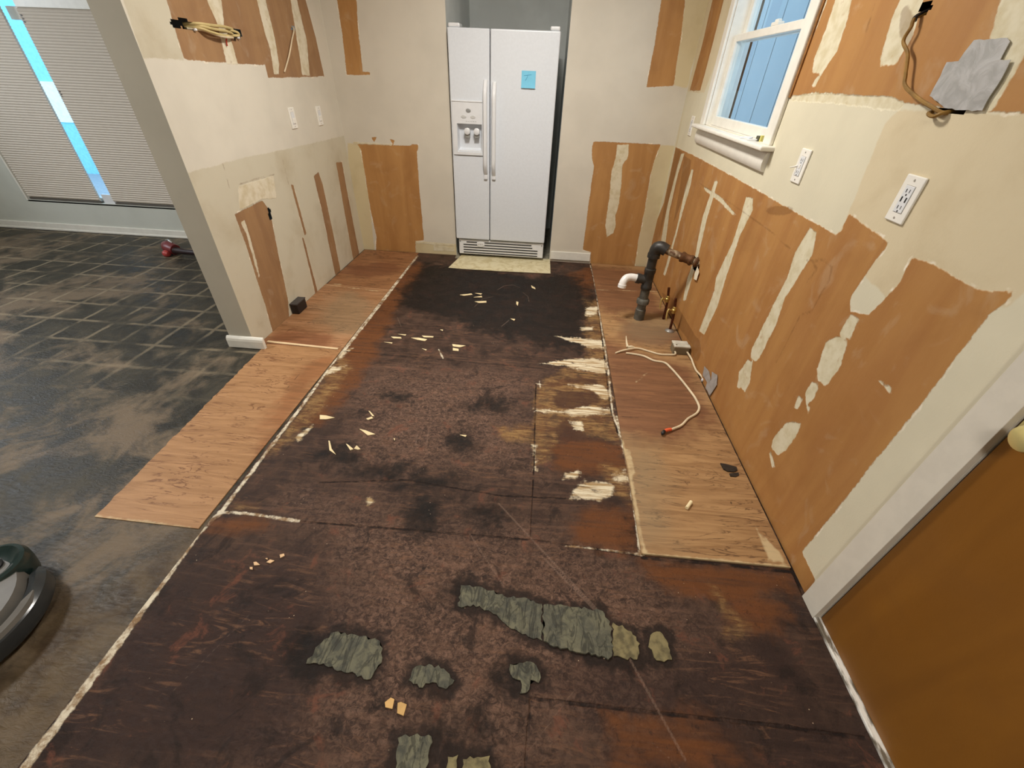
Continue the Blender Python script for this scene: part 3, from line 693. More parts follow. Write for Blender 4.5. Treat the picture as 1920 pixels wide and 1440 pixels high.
# blue note
N_ = plain('sky_blue_paper', '#7CC6E4', .7, .2, var=.03)
bm = bmesh.new(); prev = None
for i in range(7):
    z = 1.434 - i * .105 / 6; y = FYF - .0015 - .010 * (i / 6) ** 2.5
    r = [bm.verts.new((x, y + e, z)) for x, e in ((-.243, 0), (-.138, 0), (-.138, -.0006), (-.243, -.0006))]
    if prev:
        for k in range(4): bm.faces.new((prev[k], prev[(k + 1) % 4], r[(k + 1) % 4], r[k]))
    else: bm.faces.new(r)
    prev = r
bm.faces.new(prev[::-1])
nt = tag(obj('sticky_note', bm, N_), 'small blue paper note stuck on the right refrigerator door', 'note')
bm = bmesh.new(); yy = FYF - .0028
tube(bm, [(-.226, yy, 1.404), (-.170, yy, 1.411)], .0011, 6, False); tube(bm, [(-.197, yy, 1.408), (-.203, yy - .001, 1.390), (-.214, yy - .003, 1.375)], .0014, 6, False)
obj('pen_mark', bm, plain('blue_ink', '#3B8DB5', .6), nt)

# ------------------------------------------------------------------ kitchen window
wn = thing('window_1', None, None, (XR, (WY0 + WY1) / 2, WZ0)); wn['kind'] = 'structure'
def W_(name, bm, mat=M_WHITE, **k):
    o = rel(obj(name, bm, mat, wn, **k), wn); o['kind'] = 'structure'; return o
M_GLASS = bpy.data.materials.new('window_glass'); M_GLASS.use_nodes = True
_t = M_GLASS.node_tree; _t.nodes.clear()
_o = _t.nodes.new('ShaderNodeOutputMaterial'); _m = _t.nodes.new('ShaderNodeMixShader'); _a = _t.nodes.new('ShaderNodeBsdfTransparent'); _g = _t.nodes.new('ShaderNodeBsdfGlossy'); _f = _t.nodes.new('ShaderNodeFresnel')
_g.inputs['Roughness'].default_value = .02; _a.inputs[0].default_value = (.93, .96, .97, 1)
_bf = _t.nodes.new('ShaderNodeNewGeometry'); _mu = _t.nodes.new('ShaderNodeMath'); _mu.operation = 'MULTIPLY_ADD'; _mu.inputs[1].default_value = -1; _mu.inputs[2].default_value = 1
_t.links.new(_bf.outputs['Backfacing'], _mu.inputs[0]); _m2 = _t.nodes.new('ShaderNodeMath'); _m2.operation = 'MULTIPLY'; _t.links.new(_mu.outputs[0], _m2.inputs[0]); _t.links.new(_f.outputs[0], _m2.inputs[1]); _t.links.new(_m2.outputs[0], _m.inputs[0]); _t.links.new(_a.outputs[0], _m.inputs[1]); _t.links.new(_g.outputs[0], _m.inputs[2]); _t.links.new(_m.outputs[0], _o.inputs[0])
cx0, cx1 = XR - .017, XR
for s, y0, y1 in ((0, WY0 - .068, WY0 + .012), (1, WY1 - .012, WY1 + .058)):
    W_('casing_board', boxes(((cx0, y0, WZ0 - .004), (cx1, y1, WZ1 + .07))), bevel=.005)
W_('head_casing', boxes(((cx0, WY0 - .068, WZ1), (cx1, WY1 + .058, WZ1 + .07))), bevel=.005)
W_('window_stool', boxes(((XR - .062, WY0 - .10, WZ0 - .024), (XR + .04, WY1 + .085, WZ0 - .003))), bevel=.008, seg=3)
bm = bmesh.new(); prev = None     # apron with a rounded, curved face
prof = [(XR, WZ0 - .026), (XR - .014, WZ0 - .026), (XR - .022, WZ0 - .05), (XR - .024, WZ0 - .075), (XR - .021, WZ0 - .095), (XR - .013, WZ0 - .108), (XR, WZ0 - .11)]
for y in (WY0 - .075, WY1 + .07):
    r = [bm.verts.new((x, y, z)) for x, z in prof]
    if prev:
        for k in range(len(r)): bm.faces.new((prev[k], prev[(k + 1) % len(r)], r[(k + 1) % len(r)], r[k]))
    else: bm.faces.new(r)
    prev = r
bm.faces.new(prev[::-1])
W_('window_apron', bm, smooth=True)
W_('window_jamb', boxes(((XR, WY0, WZ0 - .003), (XR + .13, WY0 + .018, WZ1)), ((XR, WY1 - .018, WZ0 - .003), (XR + .13, WY1, WZ1)), ((XR, WY0, WZ1 - .018), (XR + .13, WY1, WZ1)), ((XR + .03, WY0, WZ0 - .02), (XR + .15, WY1, WZ0))))
def sash(x0, z0, z1, st, br, tr, nm):
    a, b = WY0 + .018, WY1 - .018
    s = W_(nm, boxes(((x0, a, z0), (x0 + .035, a + st, z1)), ((x0, b - st, z0), (x0 + .035, b, z1)), ((x0, a + st, z0), (x0 + .035, b - st, z0 + br)), ((x0, a + st, z1 - tr), (x0 + .035, b - st, z1))), bevel=.003)
    g = _sub('glass_pane', boxes(((x0 + .014, a + st, z0 + br), (x0 + .018, b - st, z1 - tr))), M_GLASS, s); g['kind'] = 'structure'
    return s
lo = sash(XR + .032, WZ0, 1.635, .045, .05, .034, 'lower_sash')
up = sash(XR + .072, 1.600, WZ1 - .018, .045, .034, .05, 'upper_sash')
W_('sash_lock', boxes(((XR + .034, 2.68, 1.635), (XR + .064, 2.76, 1.650)), ((XR + .04, 2.70, 1.650), (XR + .058, 2.74, 1.660))), bevel=.003)
# rough brown edge of plaster beside the casing
struct(obj('trim_1', boxes(((XR - .006, WY0 - .082, 1.365), (XR, WY0 - .067, WZ1 + .07))), plain('raw_brown_edge', '#8C6238', .8, .2, var=.2)))
# outside: neighbour's board siding with a light corner board
M_SID = NT('blue_grey_siding', .7, .2)
M_SID.out(M_SID.mix(M_SID.noise(3, 3), '#97A3A6', '#A4AEAF'))
bm = bmesh.new(); y = 1.0
while y < 7.1:
    box(bm, (XR + 1.30, y, -.3), (XR + 1.42, y + .47, 3.4)); y += .49
box(bm, (XR + 1.325, 1.0, -.3), (XR + 1.42, 7.3, 3.4))
sd = struct(obj('exterior_wall_right', bm, M_SID.m))
struct(obj('trim_2', boxes(((XR + 1.22, 7.25, -.3), (XR + 1.42, 7.42, 3.4)), ((XR + 1.26, 6.98, -.3), (XR + 1.33, 7.10, 3.4))), plain('pale_corner_board', '#C9D6DC', .6, .3)))
# things on the stool
zt = WZ0 - .003
q = on(2, zt, 1424, 265)
bk = thing('cabinet_bumper', 'tiny dark block with yellow tab on the white window sill', 'block', (q[0], q[1], zt))
_r = lambda o: rel(o, bk)
_r(obj('block', boxes(((q[0] - .014, q[1] - .012, zt), (q[0] + .014, q[1] + .02, zt + .022))), plain('olive_dark_plastic', '#4A4A38', .5), bk, bevel=.003))
_r(obj('yellow_tab', boxes(((q[0] - .010, q[1] - .028, zt), (q[0] + .012, q[1] - .014, zt + .026))), plain('yellow_plastic', '#C9C06A', .5), bk, bevel=.002))
q2 = on(2, zt, 1408, 263)
bm = bmesh.new(); tube(bm, [(q2[0] - .03, q2[1] + .06, zt + .004), (q2[0] + .01, q2[1] + .02, zt + .010), (q2[0] - .02, q2[1] - .01, zt + .004), (q2[0] + .02, q2[1] - .03, zt + .006)], .0035, 8)
tag(obj('plastic_tie', bm, M_FR2), 'twisted white plastic tie lying on the white window sill', 'tie')

# ------------------------------------------------------------------ dining window with two pleated shades
wd = thing('window_2', None, None, ((AW[0] + AW[1]) / 2, YB, AW[2])); wd['kind'] = 'structure'
def D_(name, bm, mat=M_WHITE, **k):
    o = rel(obj(name, bm, mat, wd, **k), wd); o['kind'] = 'structure'; return o
GX0, GX1 = -4.235, -4.10
D_('window_frame', boxes(((AW[0], YB + .06, AW[2]), (AW[0] + .05, YB + .12, AW[3])), ((AW[1] - .05, YB + .06, AW[2]), (AW[1], YB + .12, AW[3])), ((AW[0], YB + .06, AW[2]), (AW[1], YB + .12, AW[2] + .04)), ((AW[0], YB + .06, AW[3] - .05), (AW[1], YB + .12, AW[3])), ((GX1 - .035, YB + .07, AW[2]), (GX1 + .04, YB + .12, AW[3])), ((GX0 - .02, YB + .075, 1.62), (GX1, YB + .11, 1.70))), bevel=.003)
D_('glass_pane', boxes(((AW[0] + .05, YB + .09, AW[2] + .04), (GX1 - .03, YB + .094, AW[3] - .05)), ((GX1 + .03, YB + .09, AW[2] + .04), (AW[1] - .05, YB + .094, AW[3] - .05))), M_GLASS)
D_('window_sill', boxes(((AW[0], YB + .0, AW[2] - .012), (AW[1], YB + .08, AW[2] + .004))), M_DINPAINT)
D_('window_reveal', boxes(((AW[0] - .004, YB - .004, AW[2]), (AW[0] + .012, YB + .06, AW[3]))), M_WHITE)
M_SH = NT('pleated_shade_fabric', .85, .15); M_SH.out(M_SH.mix(M_SH.noise(40, 3), '#CBC1B5', '#D2C8BB'))
M_RAIL = plain('dark_shade_rail', '#5C564F', .5)
def shade(x0, x1, z0, z1, label):
    t = thing('window_shade', label, 'shade', ((x0 + x1) / 2, YB + .03, z0), 'pleated shades over the dining window')
    bm = bmesh.new(); n = int((z1 - z0) / .019); prev = None
    for i in range(2 * n + 1):
        z = z0 + (z1 - z0) * i / (2 * n); y = YB + .022 + (.003 if i % 2 else -.003)
        r = [bm.verts.new((x, y, z)) for x in (x0, x1)]
        if prev: bm.faces.new((prev[0], prev[1], r[1], r[0]))
        prev = r
    f = rel(obj('fabric', bm, M_SH.m, t), t)
    s = f.modifiers.new('thick', 'SOLIDIFY'); s.thickness = .018; s.offset = -1
    rel(obj('bottom_rail', boxes(((x0, YB + .010, z0 - .018), (x1, YB + .042, z0))), M_RAIL, t, bevel=.003), t)
    return t
s1 = shade(AW[0] + .02, GX0, AW[2] + .022, 2.12, 'left grey pleated window shade, nearer the photo edge')
s2 = shade(GX1 + .005, AW[1] - .01, AW[2] + .022, 1.690, 'right grey pleated window shade ending behind the partition wall')
rel(obj('top_rail', boxes(((GX1 + .005, YB + .006, 1.690), (AW[1] - .01, YB + .044, 1.755))), M_WHITE, s2, bevel=.004), s2)
for z in (1.13, 1.60):
    rel(obj('shade_clip', boxes(((GX1 + .012, YB + .003, z), (GX1 + .026, YB + .012, z + .05))), M_RAIL, s2), s2)
rel(obj('side_tab', boxes(((GX1 - .10, YB + .012, AW[2] + .004), (GX1 + .02, YB + .034, AW[2] + .085))), M_FR2, s2), s2)
# outdoors beyond the dining window
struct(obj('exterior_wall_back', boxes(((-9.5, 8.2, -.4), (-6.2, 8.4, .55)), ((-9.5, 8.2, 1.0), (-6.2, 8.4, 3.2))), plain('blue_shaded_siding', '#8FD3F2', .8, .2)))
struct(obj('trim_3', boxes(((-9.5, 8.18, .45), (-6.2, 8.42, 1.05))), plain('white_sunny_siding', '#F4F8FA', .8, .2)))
struct(obj('exterior_ground', boxes(((-14, 4.3, -.5), (8, 14, -.4))), plain('grey_paving', '#9AA0A4', .9, .1)))

# ------------------------------------------------------------------ door, casing, threshold on the right
struct(obj('trim_4', boxes(((XR - .016, DY1 - .002, 0), (XR, .793, DZ1 + .07)), ((XR, DY1 - .002, 0), (XR + .11, DY1, DZ1)), ((XR - .016, DY0 - .07, 0), (XR, DY0 + .002, DZ1 + .07)), ((XR - .016, DY0, DZ1), (XR, DY1, DZ1 + .07)), ((XR, DY0, 0), (XR + .11, DY0 + .012, DZ1)), ((XR, DY0, DZ1 - .012), (XR + .11, DY1, DZ1))), plain('cream_white_trim_paint', '#D9D2C4', .4, .5, var=.03), bevel=.004))
def door_mat():
    n = NT('stained_brown_door_veneer', .38, .5)
    g = n.noise(1, 6, n.sc((7, 7, .9)), .8); b = n.noise(2.2, 4, dist=.5)
    col = n.mix(n.step(g, .3, .7), '#80521A', '#8A5A1E')
    col = n.mix(n.ma('MULTIPLY', n.step(b, .4, .7), .5), col, '#754A16')
    return n.out(col, n.step(b, .3, .7, .34, .5), n.bump(n.noise(120, 2), .0006, .4))
dr = thing('door_1', None, None, (XR + .03, DY1, .012)); dr['kind'] = 'structure'
o = rel(obj('door_slab', boxes(((XR + .003, DY0 + .016, .014), (XR + .040, DY1 - .006, DZ1 - .016))), door_mat(), dr, bevel=.002), dr); o['kind'] = 'structure'
M_BRASS = plain('polished_brass', '#E6D894', .3, .5, .5, var=.06)
ky, kz = .640, .885
bm = bmesh.new(); lathe(bm, [(.033, .010), (.033, .004), (.024, -.004), (.012, -.010), (.011, -.028), (.018, -.036), (.026, -.046), (.028, -.056), (.024, -.066), (.014, -.071)], (XR - .007, ky, kz), 'X', 28)
o = rel(obj('door_knob', bm, M_BRASS, dr, smooth=True), dr); o['kind'] = 'structure'; o['label'] = 'brass door knob'
o = rel(obj('latch_plate', boxes(((XR + .0015, DY1 - .022, kz - .03), (XR + .0045, DY1 - .008, kz + .03))), M_BRASS, dr), dr); o['kind'] = 'structure'
n = NT('worn_white_threshold', .5, .4)
n.out(n.mix(n.step(n.noise(1, 5, n.sc((60, 14, 20))), .42, .6), '#E6E2DA', '#6B6152'))
struct(obj('trim_5', boxes(((.982, DY0, 0), (XR + .012, DY1 + .012, .012)), ((XR + .012, DY0, 0), (XR + .12, DY1, .011))), n.m, bevel=.003))
struct(obj('exterior_wall_right', boxes(((XR + .13, DY0 - .1, 0), (XR + .15, DY1 + .1, DZ1))), M_CAV))

# ------------------------------------------------------------------ short baseboard pieces
M_BB = plain('white_baseboard_paint', '#E2DFD5', .4, .5, var=.03)
bm = bmesh.new(); prev = None
for x in (-1.866, -1.636):
    r = [bm.verts.new((x, YE - .018 + dy, z)) for dy, z in ((.018, .002), (-.004, .002), (-.004, .050), (-.001, .064), (.006, .073), (.012, .076), (.018, .076))]
    if prev:
        for k in range(len(r)): bm.faces.new((prev[k], prev[(k + 1) % len(r)], r[(k + 1) % len(r)], r[k]))
    else: bm.faces.new(r)
    prev = r
bm.faces.new(prev[::-1])
tag(obj('baseboard_piece', bm, M_BB, bevel=.003), 'short white baseboard piece at foot of the partition wall end', 'baseboard')
bm = boxes(((NX1 + .008, YB - .014, .022), (.462, YB - .001, .098)))
tag(obj('baseboard_piece', bm, M_BB, bevel=.004), 'short white baseboard piece right of the refrigerator', 'baseboard')
# pale strip across the plywood
a, b = fl(502, 642), fl(634, 656)
bm = bmesh.new(); slab(bm, [(a[0], a[1] - .009, .004), (b[0], b[1] - .008, .004), (b[0], b[1] + .008, .004), (a[0], a[1] + .009, .004)], (0, 0, 1), .006)
tag(obj('wood_strip', bm, plain('pale_raw_wood', '#DCC29C', .7, .2), bevel=.001), 'thin pale wooden strip across the plywood at the wall end', 'strip')
# vinyl off-cut in front of the refrigerator
n = NT('cream_marbled_vinyl', .45, .4)
n.out(n.mix(n.step(n.noise(14, 6, dist=1.5), .4, .66), '#D9CFAC', '#C4B68C'))
bm = floor_slab([(866,479),(1031,487),(1032,514),(935,509.5),(863,505),(841,503)], .003, .0045)
tag(obj('vinyl_offcut', bm, n.m), 'cream marbled vinyl strip on the floor before the refrigerator', 'vinyl')

# ------------------------------------------------------------------ switch plates and outlets
M_PLATE = plain('white_plate_plastic', '#EDE9E0', .3, .5, var=.02)
M_SLOT = plain('black_slot', '#1E1C1A', .6)
M_DIM = plain('shaded_slot_grey', '#9B948A', .6)
def plate(wall, y, z, name, label, cat, kind):
    sgn = -1 if wall == 'R' else 1; x = XR if wall == 'R' else XL
    t = thing(name, label, cat, (x, y, z))
    X = lambda d: x + sgn * d
    def part(nm, a, b, m, **k):
        return rel(obj(nm, boxes(((min(X(a[0]), X(b[0])), y + a[1], z + a[2]), (max(X(a[0]), X(b[0])), y + b[1], z + b[2]))), m, t, **k), t)
    hw, hh = (.0365, .0595)
    part('cover_plate', (0, -hw, -hh), (.0065, hw, hh), M_PLATE, bevel=.003, seg=3)
    part('device_face', (.006, -.0168, -.034), (.0085, .0168, .034), M_FR2, bevel=.0015)
    part('device_joint', (.006, -.0178, -.035), (.0068, .0178, .035), M_DIM)
    for s in (-1, 1): 
        bm = bmesh.new(); lathe(bm, [(.003, 0), (.003, .001)], (0, 0, 0), 'X', 10)
        for v in bm.verts: v.co = Vector((X(.0065 + v.co.x), y + v.co.y, z + s * .048 + v.co.z))
        rel(obj('plate_screw', bm, M_DIM, t), t)
    if kind == 'rocker':
        part('rocker', (.008, -.0145, -.030), (.011, .0145, .0), M_PLATE, bevel=.002)
    else:
        for s in (-1, 1):
            zc = s * .021
            for dy, w in ((-.0062, .0012), (.0062, .0015)): part('socket_slot', (.0083, dy - w, zc - .004), (.0088, dy + w, zc + .005), M_SLOT)
            bm = bmesh.new(); lathe(bm, [(.0025, 0), (.0025, .0006)], (0, 0, 0), 'X', 12)
            for v in bm.verts: v.co = Vector((X(.0083 + v.co.x), y + v.co.y, z + zc - .0095 + v.co.z))
            rel(obj('ground_hole', bm, M_SLOT, t), t)
    if kind == 'usb':
        for dy in (-.0085, .0085): part('charging_port', (.0083, dy - .0025, -.007), (.009, dy + .0025, .006), M_SLOT)
    if kind == 'gfci':
        for dz in (-.004, .004): part('test_button', (.008, -.006, dz - .003), (.0105, .006, dz + .003), M_PLATE)
        bm = bmesh.new(); tube(bm, [(X(.008), y + .018, z - .002), (X(.03), y + .028, z - .010)], [.004, .002], 8, False)
        rel(obj('peeling_tab', bm, M_PLATE, t), t)
    return t
plate('R', 1.312, 1.161, 'wall_outlet', 'white outlet with two black charging slots on the right wall', 'outlet', 'usb')
plate('R', 1.910, 1.152, 'wall_outlet', 'white outlet just right of the kitchen window, tab sticking out', 'outlet', 'gfci')
plate('R', 3.545, 1.158, 'wall_outlet', 'small white outlet between the back corner and window sill', 'outlet', 'duplex')
plate('L', 3.132, 1.125, 'switch_plate', 'white switch plate on the left wall, the nearer of two', 'switch', 'rocker')
plate('L', 3.516, 1.114, 'switch_plate', 'white switch plate on the left wall nearest the back corner', 'switch', 'rocker')

# ------------------------------------------------------------------ wires out of the walls
M_YEL = plain('yellowed_cable_jacket', '#C6B27C', .5, .4, var=.12)
M_OCH = plain('ochre_cable_jacket', '#8F6C32', .5, .4, var=.25)
M_WHC = plain('white_cable_jacket', '#D8C7A8', .5, .4, var=.08)
M_BLK = plain('black_plastic', '#1C1718', .45, .5)
M_RED = plain('red_insulation', '#B5432F', .5)
L3 = lambda u, v, d=0.0: tuple(on(0, XL, u, v) + np.array([d, 0, 0]))
R3 = lambda u, v, d=0.0: tuple(on(0, XR, u, v) - np.array([d, 0, 0]))
t = thing('cable_bundle', 'bundle of pale yellow cables between two torn holes, upper left wall', 'cable', L3(390, 60))
def K(name, pts, r, m, n=8): return rel(obj(name, tube(bmesh.new(), pts, r, n), m, t, smooth=True), t)
K('cable', [L3(358,45,-.04), L3(366,44,.012), L3(385,47,.03), L3(410,50,.03), L3(432,55,.01), L3(440,60,-.04)], .0065, M_YEL)
K('cable', [L3(360,50,-.04), L3(370,49,.016), L3(388,54,.036), L3(412,58,.034), L3(430,64,.018), L3(441,66,-.04)], .006, M_YEL)
K('cable', [L3(362,52,-.04), L3(370,53,.012), L3(385,60,.034), L3(408,66,.03), L3(424,66,.02), L3(437,66,.03), L3(434,60,.03), L3(424,56,.01), L3(440,60,-.04)], .0055, M_YEL)
K('cable', [L3(362,54,-.03), L3(374,56,.016), L3(392,64,.03), L3(412,69,.03), L3(432,70,.014), L3(441,68,-.03)], .005, M_WHC)
K('red_wire', [L3(418,68,.02), L3(421,78,.01), L3(424,86,.006)], .0035, M_RED)
K('staple', [L3(363,54,.006), L3(364,58,.008)], .008, M_FR2)
K('staple', [L3(444,68,.006), L3(445,73,.008)], .008, M_FR2)
t = thing('cable_stub', 'single thin pale cable hanging from a small hole, upper left wall', 'cable', L3(547, 52))
K('cable', [L3(549,51,-.05), L3(547,53,.012), L3(541,75,.022), L3(536,105,.02), L3(531,135,.008)], .0042, M_WHC)
t = thing('hanging_cable', 'brown yellow cable hanging from a black hole above grey tape', 'cable', R3(1715, 130))
K('cable', [R3(1733,14,-.06), R3(1728,32,.012), R3(1722,52,.02), R3(1709,78,.022), R3(1716,102,.02), R3(1712,140,.02), R3(1713,162,.022), R3(1735,184,.02), R3(1762,202,.018), R3(1776,212,.006), R3(1780,207,-.05)], .0046, M_OCH)
K('black_sleeve', [R3(1732,12,-.04), R3(1728,30,.010), R3(1725,40,.016)], .0062, M_BLK)
K('wire_loop', [R3(1752,204,-.03), R3(1752,212,.014), R3(1764,219,.018), R3(1778,212,.012), R3(1784,204,-.03)], .0045, M_OCH)
# grey tape patches
n = NT('silver_grey_tape', .42, .5, .25)
cr = n.noise(20, 5, dist=1.2)
M_TAPE = n.out(n.mix(n.step(cr, .35, .65), '#A7A6A4', '#BCBBBA'), .42, n.bump(cr, .004, .5))
def tape(px, d, lift=0.0, rngs=1):
    r = random.Random(rngs); pts = [on(0, XR, u, v) for u, v in px]
    q = jag([(p[1], p[2]) for p in pts], .012, .0015, r)
    bm = bmesh.new(); slab(bm, [(XR - d, a, b) for a, b in q], (-1, 0, 0), .0012)
    return bm
t = thing('tape_patch', 'large grey tape patch on brown wall below the top right corner', 'tape', R3(1815, 140))
rel(obj('tape_sheet', tape([(1800,116),(1812,98),(1830,76),(1860,73),(1893,71),(1898,78),(1878,115),(1868,125),(1820,122)], .004, rngs=2), M_TAPE, t), t)
rel(obj('tape_sheet', tape([(1780,117),(1800,115),(1836,114),(1870,112),(1901,112),(1893,130),(1872,166),(1856,190),(1847,208),(1812,207),(1776,203),(1748,180),(1757,162),(1768,143)], .0056, rngs=3), M_TAPE, t), t)
t = thing('tape_patch', 'small grey tape scraps at the foot of the right wall', 'tape', R3(1335, 712))
rel(obj('tape_sheet', tape([(1322,687),(1331,697),(1334,712),(1328,718),(1319,704)], .004, rngs=4), M_TAPE, t), t)
rel(obj('tape_sheet', tape([(1337,697),(1347,703),(1346,722),(1333,742),(1325,727),(1328,717),(1336,712)], .0055, rngs=5), M_TAPE, t), t)

# ------------------------------------------------------------------ drain stack
M_ABS = plain('black_drain_plastic', '#2B2825', .45, .5, var=.25, scale=25)
M_OLD = plain('weathered_grey_pipe', '#55524A', .6, .4, var=.25, scale=30)
M_PVC = plain('white_pipe_plastic', '#E9E6E2', .3, .5)
n = NT('rusty_galvanised_steel', .55, .5, .35)
M_GALV = n.out(n.mix(n.step(n.noise(28, 5, dist=.6), .42, .6), '#A39176', '#5A3A22'), .55, n.bump(n.noise(60, 4), .002, .5))
M_RUST = plain('rusty_brown_fitting', '#5B3B20', .65, .4, .3, var=.3, scale=40, bump=.002)
dx, dyy = .747, 2.79
t = thing('drain_pipe', 'black drain pipe rising from the plywood and bending into the right wall', 'pipe', (dx, dyy, .008))
D = lambda nm, bm, m: rel(obj(nm, bm, m, t, smooth=True), t)
LZ = lambda prof: lathe(bmesh.new(), prof, (dx, dyy, 0), 'Z', 24)
D('floor_stub', LZ([(.036, .008), (.036, .085), (.031, .09), (.031, .135)]), M_OLD)
D('coupling_ring', LZ([(.034, .125), (.043, .132), (.044, .158), (.038, .166), (.034, .17)]), M_OLD)
D('lower_pipe', LZ([(.0305, .16), (.0305, .245)]), M_OLD)
D('tee_fitting', LZ([(.033, .235), (.037, .24), (.037, .262), (.034, .266), (.034, .355), (.0375, .36), (.0375, .385), (.033, .388)]), M_ABS)
D('upper_pipe', LZ([(.030, .38), (.030, .49)]), M_ABS)
bm = bmesh.new(); tube(bm, [(dx + .02, dyy, .300), (dx - .03, dyy + .004, .306), (dx - .075, dyy + .006, .310)], [.032, .031, .030], 20, False)
D('tee_branch', bm, M_ABS)
D('branch_collar', tube(bmesh.new(), [(dx - .052, dyy + .004, .307), (dx - .078, dyy + .006, .311)], .035, 20, False), M_ABS)
bm = bmesh.new(); tube(bm, [(dx - .07, dyy + .006, .310), (dx - .115, dyy + .006, .314), (dx - .150, dyy - .004, .308), (dx - .168, dyy - .020, .285), (dx - .172, dyy - .028, .262)], .0255, 20)
D('white_elbow', bm, M_PVC)
D('white_elbow_rim', tube(bmesh.new(), [(dx - .1712, dyy - .027, .272), (dx - .1725, dyy - .029, .252)], .029, 20, False), M_PVC)
wp = np.array(on(0, XR, 1308, 493)); ep = np.array([dx, dyy, .535]); dd = (wp - ep); dl = np.linalg.norm(dd); dd /= dl
A = lambda s: tuple(ep + dd * s)
D('elbow_fitting', tube(bmesh.new(), [(dx, dyy, .462), (dx, dyy, .50), (dx + .010, dyy - .005, .528), (dx + .035, dyy - .017, .534), A(.075)], [.037, .037, .040, .039, .037], 20), M_ABS)
D('elbow_collar', tube(bmesh.new(), [(dx, dyy, .462), (dx, dyy, .488)], .041, 20, False), M_ABS)
D('galvanised_pipe', tube(bmesh.new(), [A(.06), A(dl + .05)], .0225, 20, False), M_GALV)
D('rusty_union', tube(bmesh.new(), [A(dl * .60), A(dl * .62), A(dl * .66), A(dl * .70), A(dl * .80), A(dl * .84), A(dl * .88)], [.026, .033, .033, .028, .028, .034, .031], 20, False), M_RUST)
D('wall_nipple', tube(bmesh.new(), [A(dl * .93), A(dl * .96), A(dl * 1.0)], [.030, .034, .030], 20, False), M_RUST)
# ragged paper flap under the pipe
bm = tape([(1311,500),(1314,510),(1309,526),(1304,523),(1306,512)], .010, rngs=8)
tag(obj('paper_flap', bm, plain('torn_white_paper', '#E9DFC8', .8, .2)), 'curl of torn white paper under the pipe wall hole', 'paper')

# ------------------------------------------------------------------ two water supply stubs
M_COP = plain('tarnished_copper', '#5A3222', .4, .5, .7, var=.3, scale=40)
M_VBR = plain('valve_brass', '#B79A58', .35, .5, .8, var=.15)
M_CHR = plain('dull_chrome', '#A8A6A2', .35, .5, .8)
def valve(x, y, h, label, disc):
    t = thing('water_valve', label, 'valve', (x, y, .008), 'water supply stubs by the right wall')
    V = lambda nm, bm, m: rel(obj(nm, bm, m, t, smooth=True), t)
    V('copper_pipe', tube(bmesh.new(), [(x, y, .008), (x - .004, y, h * .5), (x - .020, y + .002, h)], .0085, 12), M_COP)
    if disc: V('escutcheon', lathe(bmesh.new(), [(.032, .008), (.031, .012), (.016, .022), (.010, .024)], (x, y, 0), 'Z', 20), M_CHR)
    V('valve_body', lathe(bmesh.new(), [(.010, -.024), (.014, -.020), (.014, -.006), (.017, -.004), (.017, .006), (.013, .010), (.013, .022), (.010, .026)], (x - .010, y + .001, h * .66), 'Z', 14), M_VBR)
    V('valve_stem', tube(bmesh.new(), [(x - .010, y, h * .66), (x - .045, y - .004, h * .66)], .006, 10, False), M_VBR)
    V('lever', tube(bmesh.new(), [(x - .045, y - .004, h * .70), (x - .052, y - .006, h * .62), (x - .050, y - .008, h * .46), (x - .044, y - .009, h * .36)], [.004, .006, .005, .004], 10), plain('brass_lever', '#D9C27A', .4, .5, .5))
valve(.929, 2.81, .25, 'copper water stub with brass valve, right behind the drain pipe', False)
valve(.936, 2.635, .25, 'copper water stub with metal floor ring, nearer the camera', True)

# ------------------------------------------------------------------ junction box, cables on the plywood
M_BOX = plain('pale_grey_metal', '#C6C2B4', .4, .5, .0, var=.12)
M_BOXD = plain('dark_box_side', '#7A6E58', .5, .5, .0)
t = thing('junction_box', 'small grey metal box on the floor against the right wall', 'box', (.945, 2.36, .03))
rel(obj('box_body', boxes(((.886, 2.325, .008), (.985, 2.395, .058))), M_BOXD, t, bevel=.003), t)
rel(obj('box_cover', boxes(((.884, 2.320, .058), (.985, 2.356, .068)), ((.884, 2.362, .058), (.981, 2.400, .066))), M_BOX, t, bevel=.002), t)
rel(obj('cover_screw', lathe(bmesh.new(), [(.005, .068), (.005, .071)], (.900, 2.34, 0), 'Z', 10), M_BOXD, t), t)
def Z(u, v, z): p = fl(u, v, z); return (p[0], p[1], z)
t = thing('floor_cable', 'white cable looping over the plywood with an orange wire nut', 'cable', Z(1250, 700, .012))
K('cable', [(.895, 2.34, .03), Z(1266,664,.02), Z(1252,665,.014), Z(1236,664,.014), Z(1215,658,.014), Z(1195,653,.018), Z(1178,655,.022), Z(1165,658,.018), Z(1154,662,.013)], .0055, M_WHC)
K('cable', [Z(1174,662,.016), Z(1190,664,.014), Z(1208,668,.014), Z(1226,676,.014), Z(1246,680,.014), Z(1258,690,.014), Z(1275,709,.014), Z(1297,737,.014), Z(1306,751,.014), Z(1311,764,.014), Z(1306,775,.015), Z(1290,785,.015), Z(1278,797,.016), Z(1262,804,.018), Z(1252,807,.020)], .0062, M_WHC)
K('stripped_sheath', [Z(1174,630,.05), Z(1175,642,.03), Z(1177,651,.018)], [.002, .006, .009], M_WHC)
K('sheath_flap', [Z(1177,651,.02), Z(1184,650,.024), Z(1190,651,.02)], [.010, .008, .003], M_WHC)
K('orange_wire', [Z(1258,805,.019), Z(1252,806,.022), Z(1246,808,.022)], .0085, plain('orange_plastic', '#E2613A', .5))
K('wire_tip', [Z(1246,808,.022), Z(1243,812,.022), Z(1241,815,.012)], [.008, .010, .004], M_BLK)
t = thing('wall_cable', 'short white cable running down from box to tape scraps', 'cable', Z(1300, 680, .02))
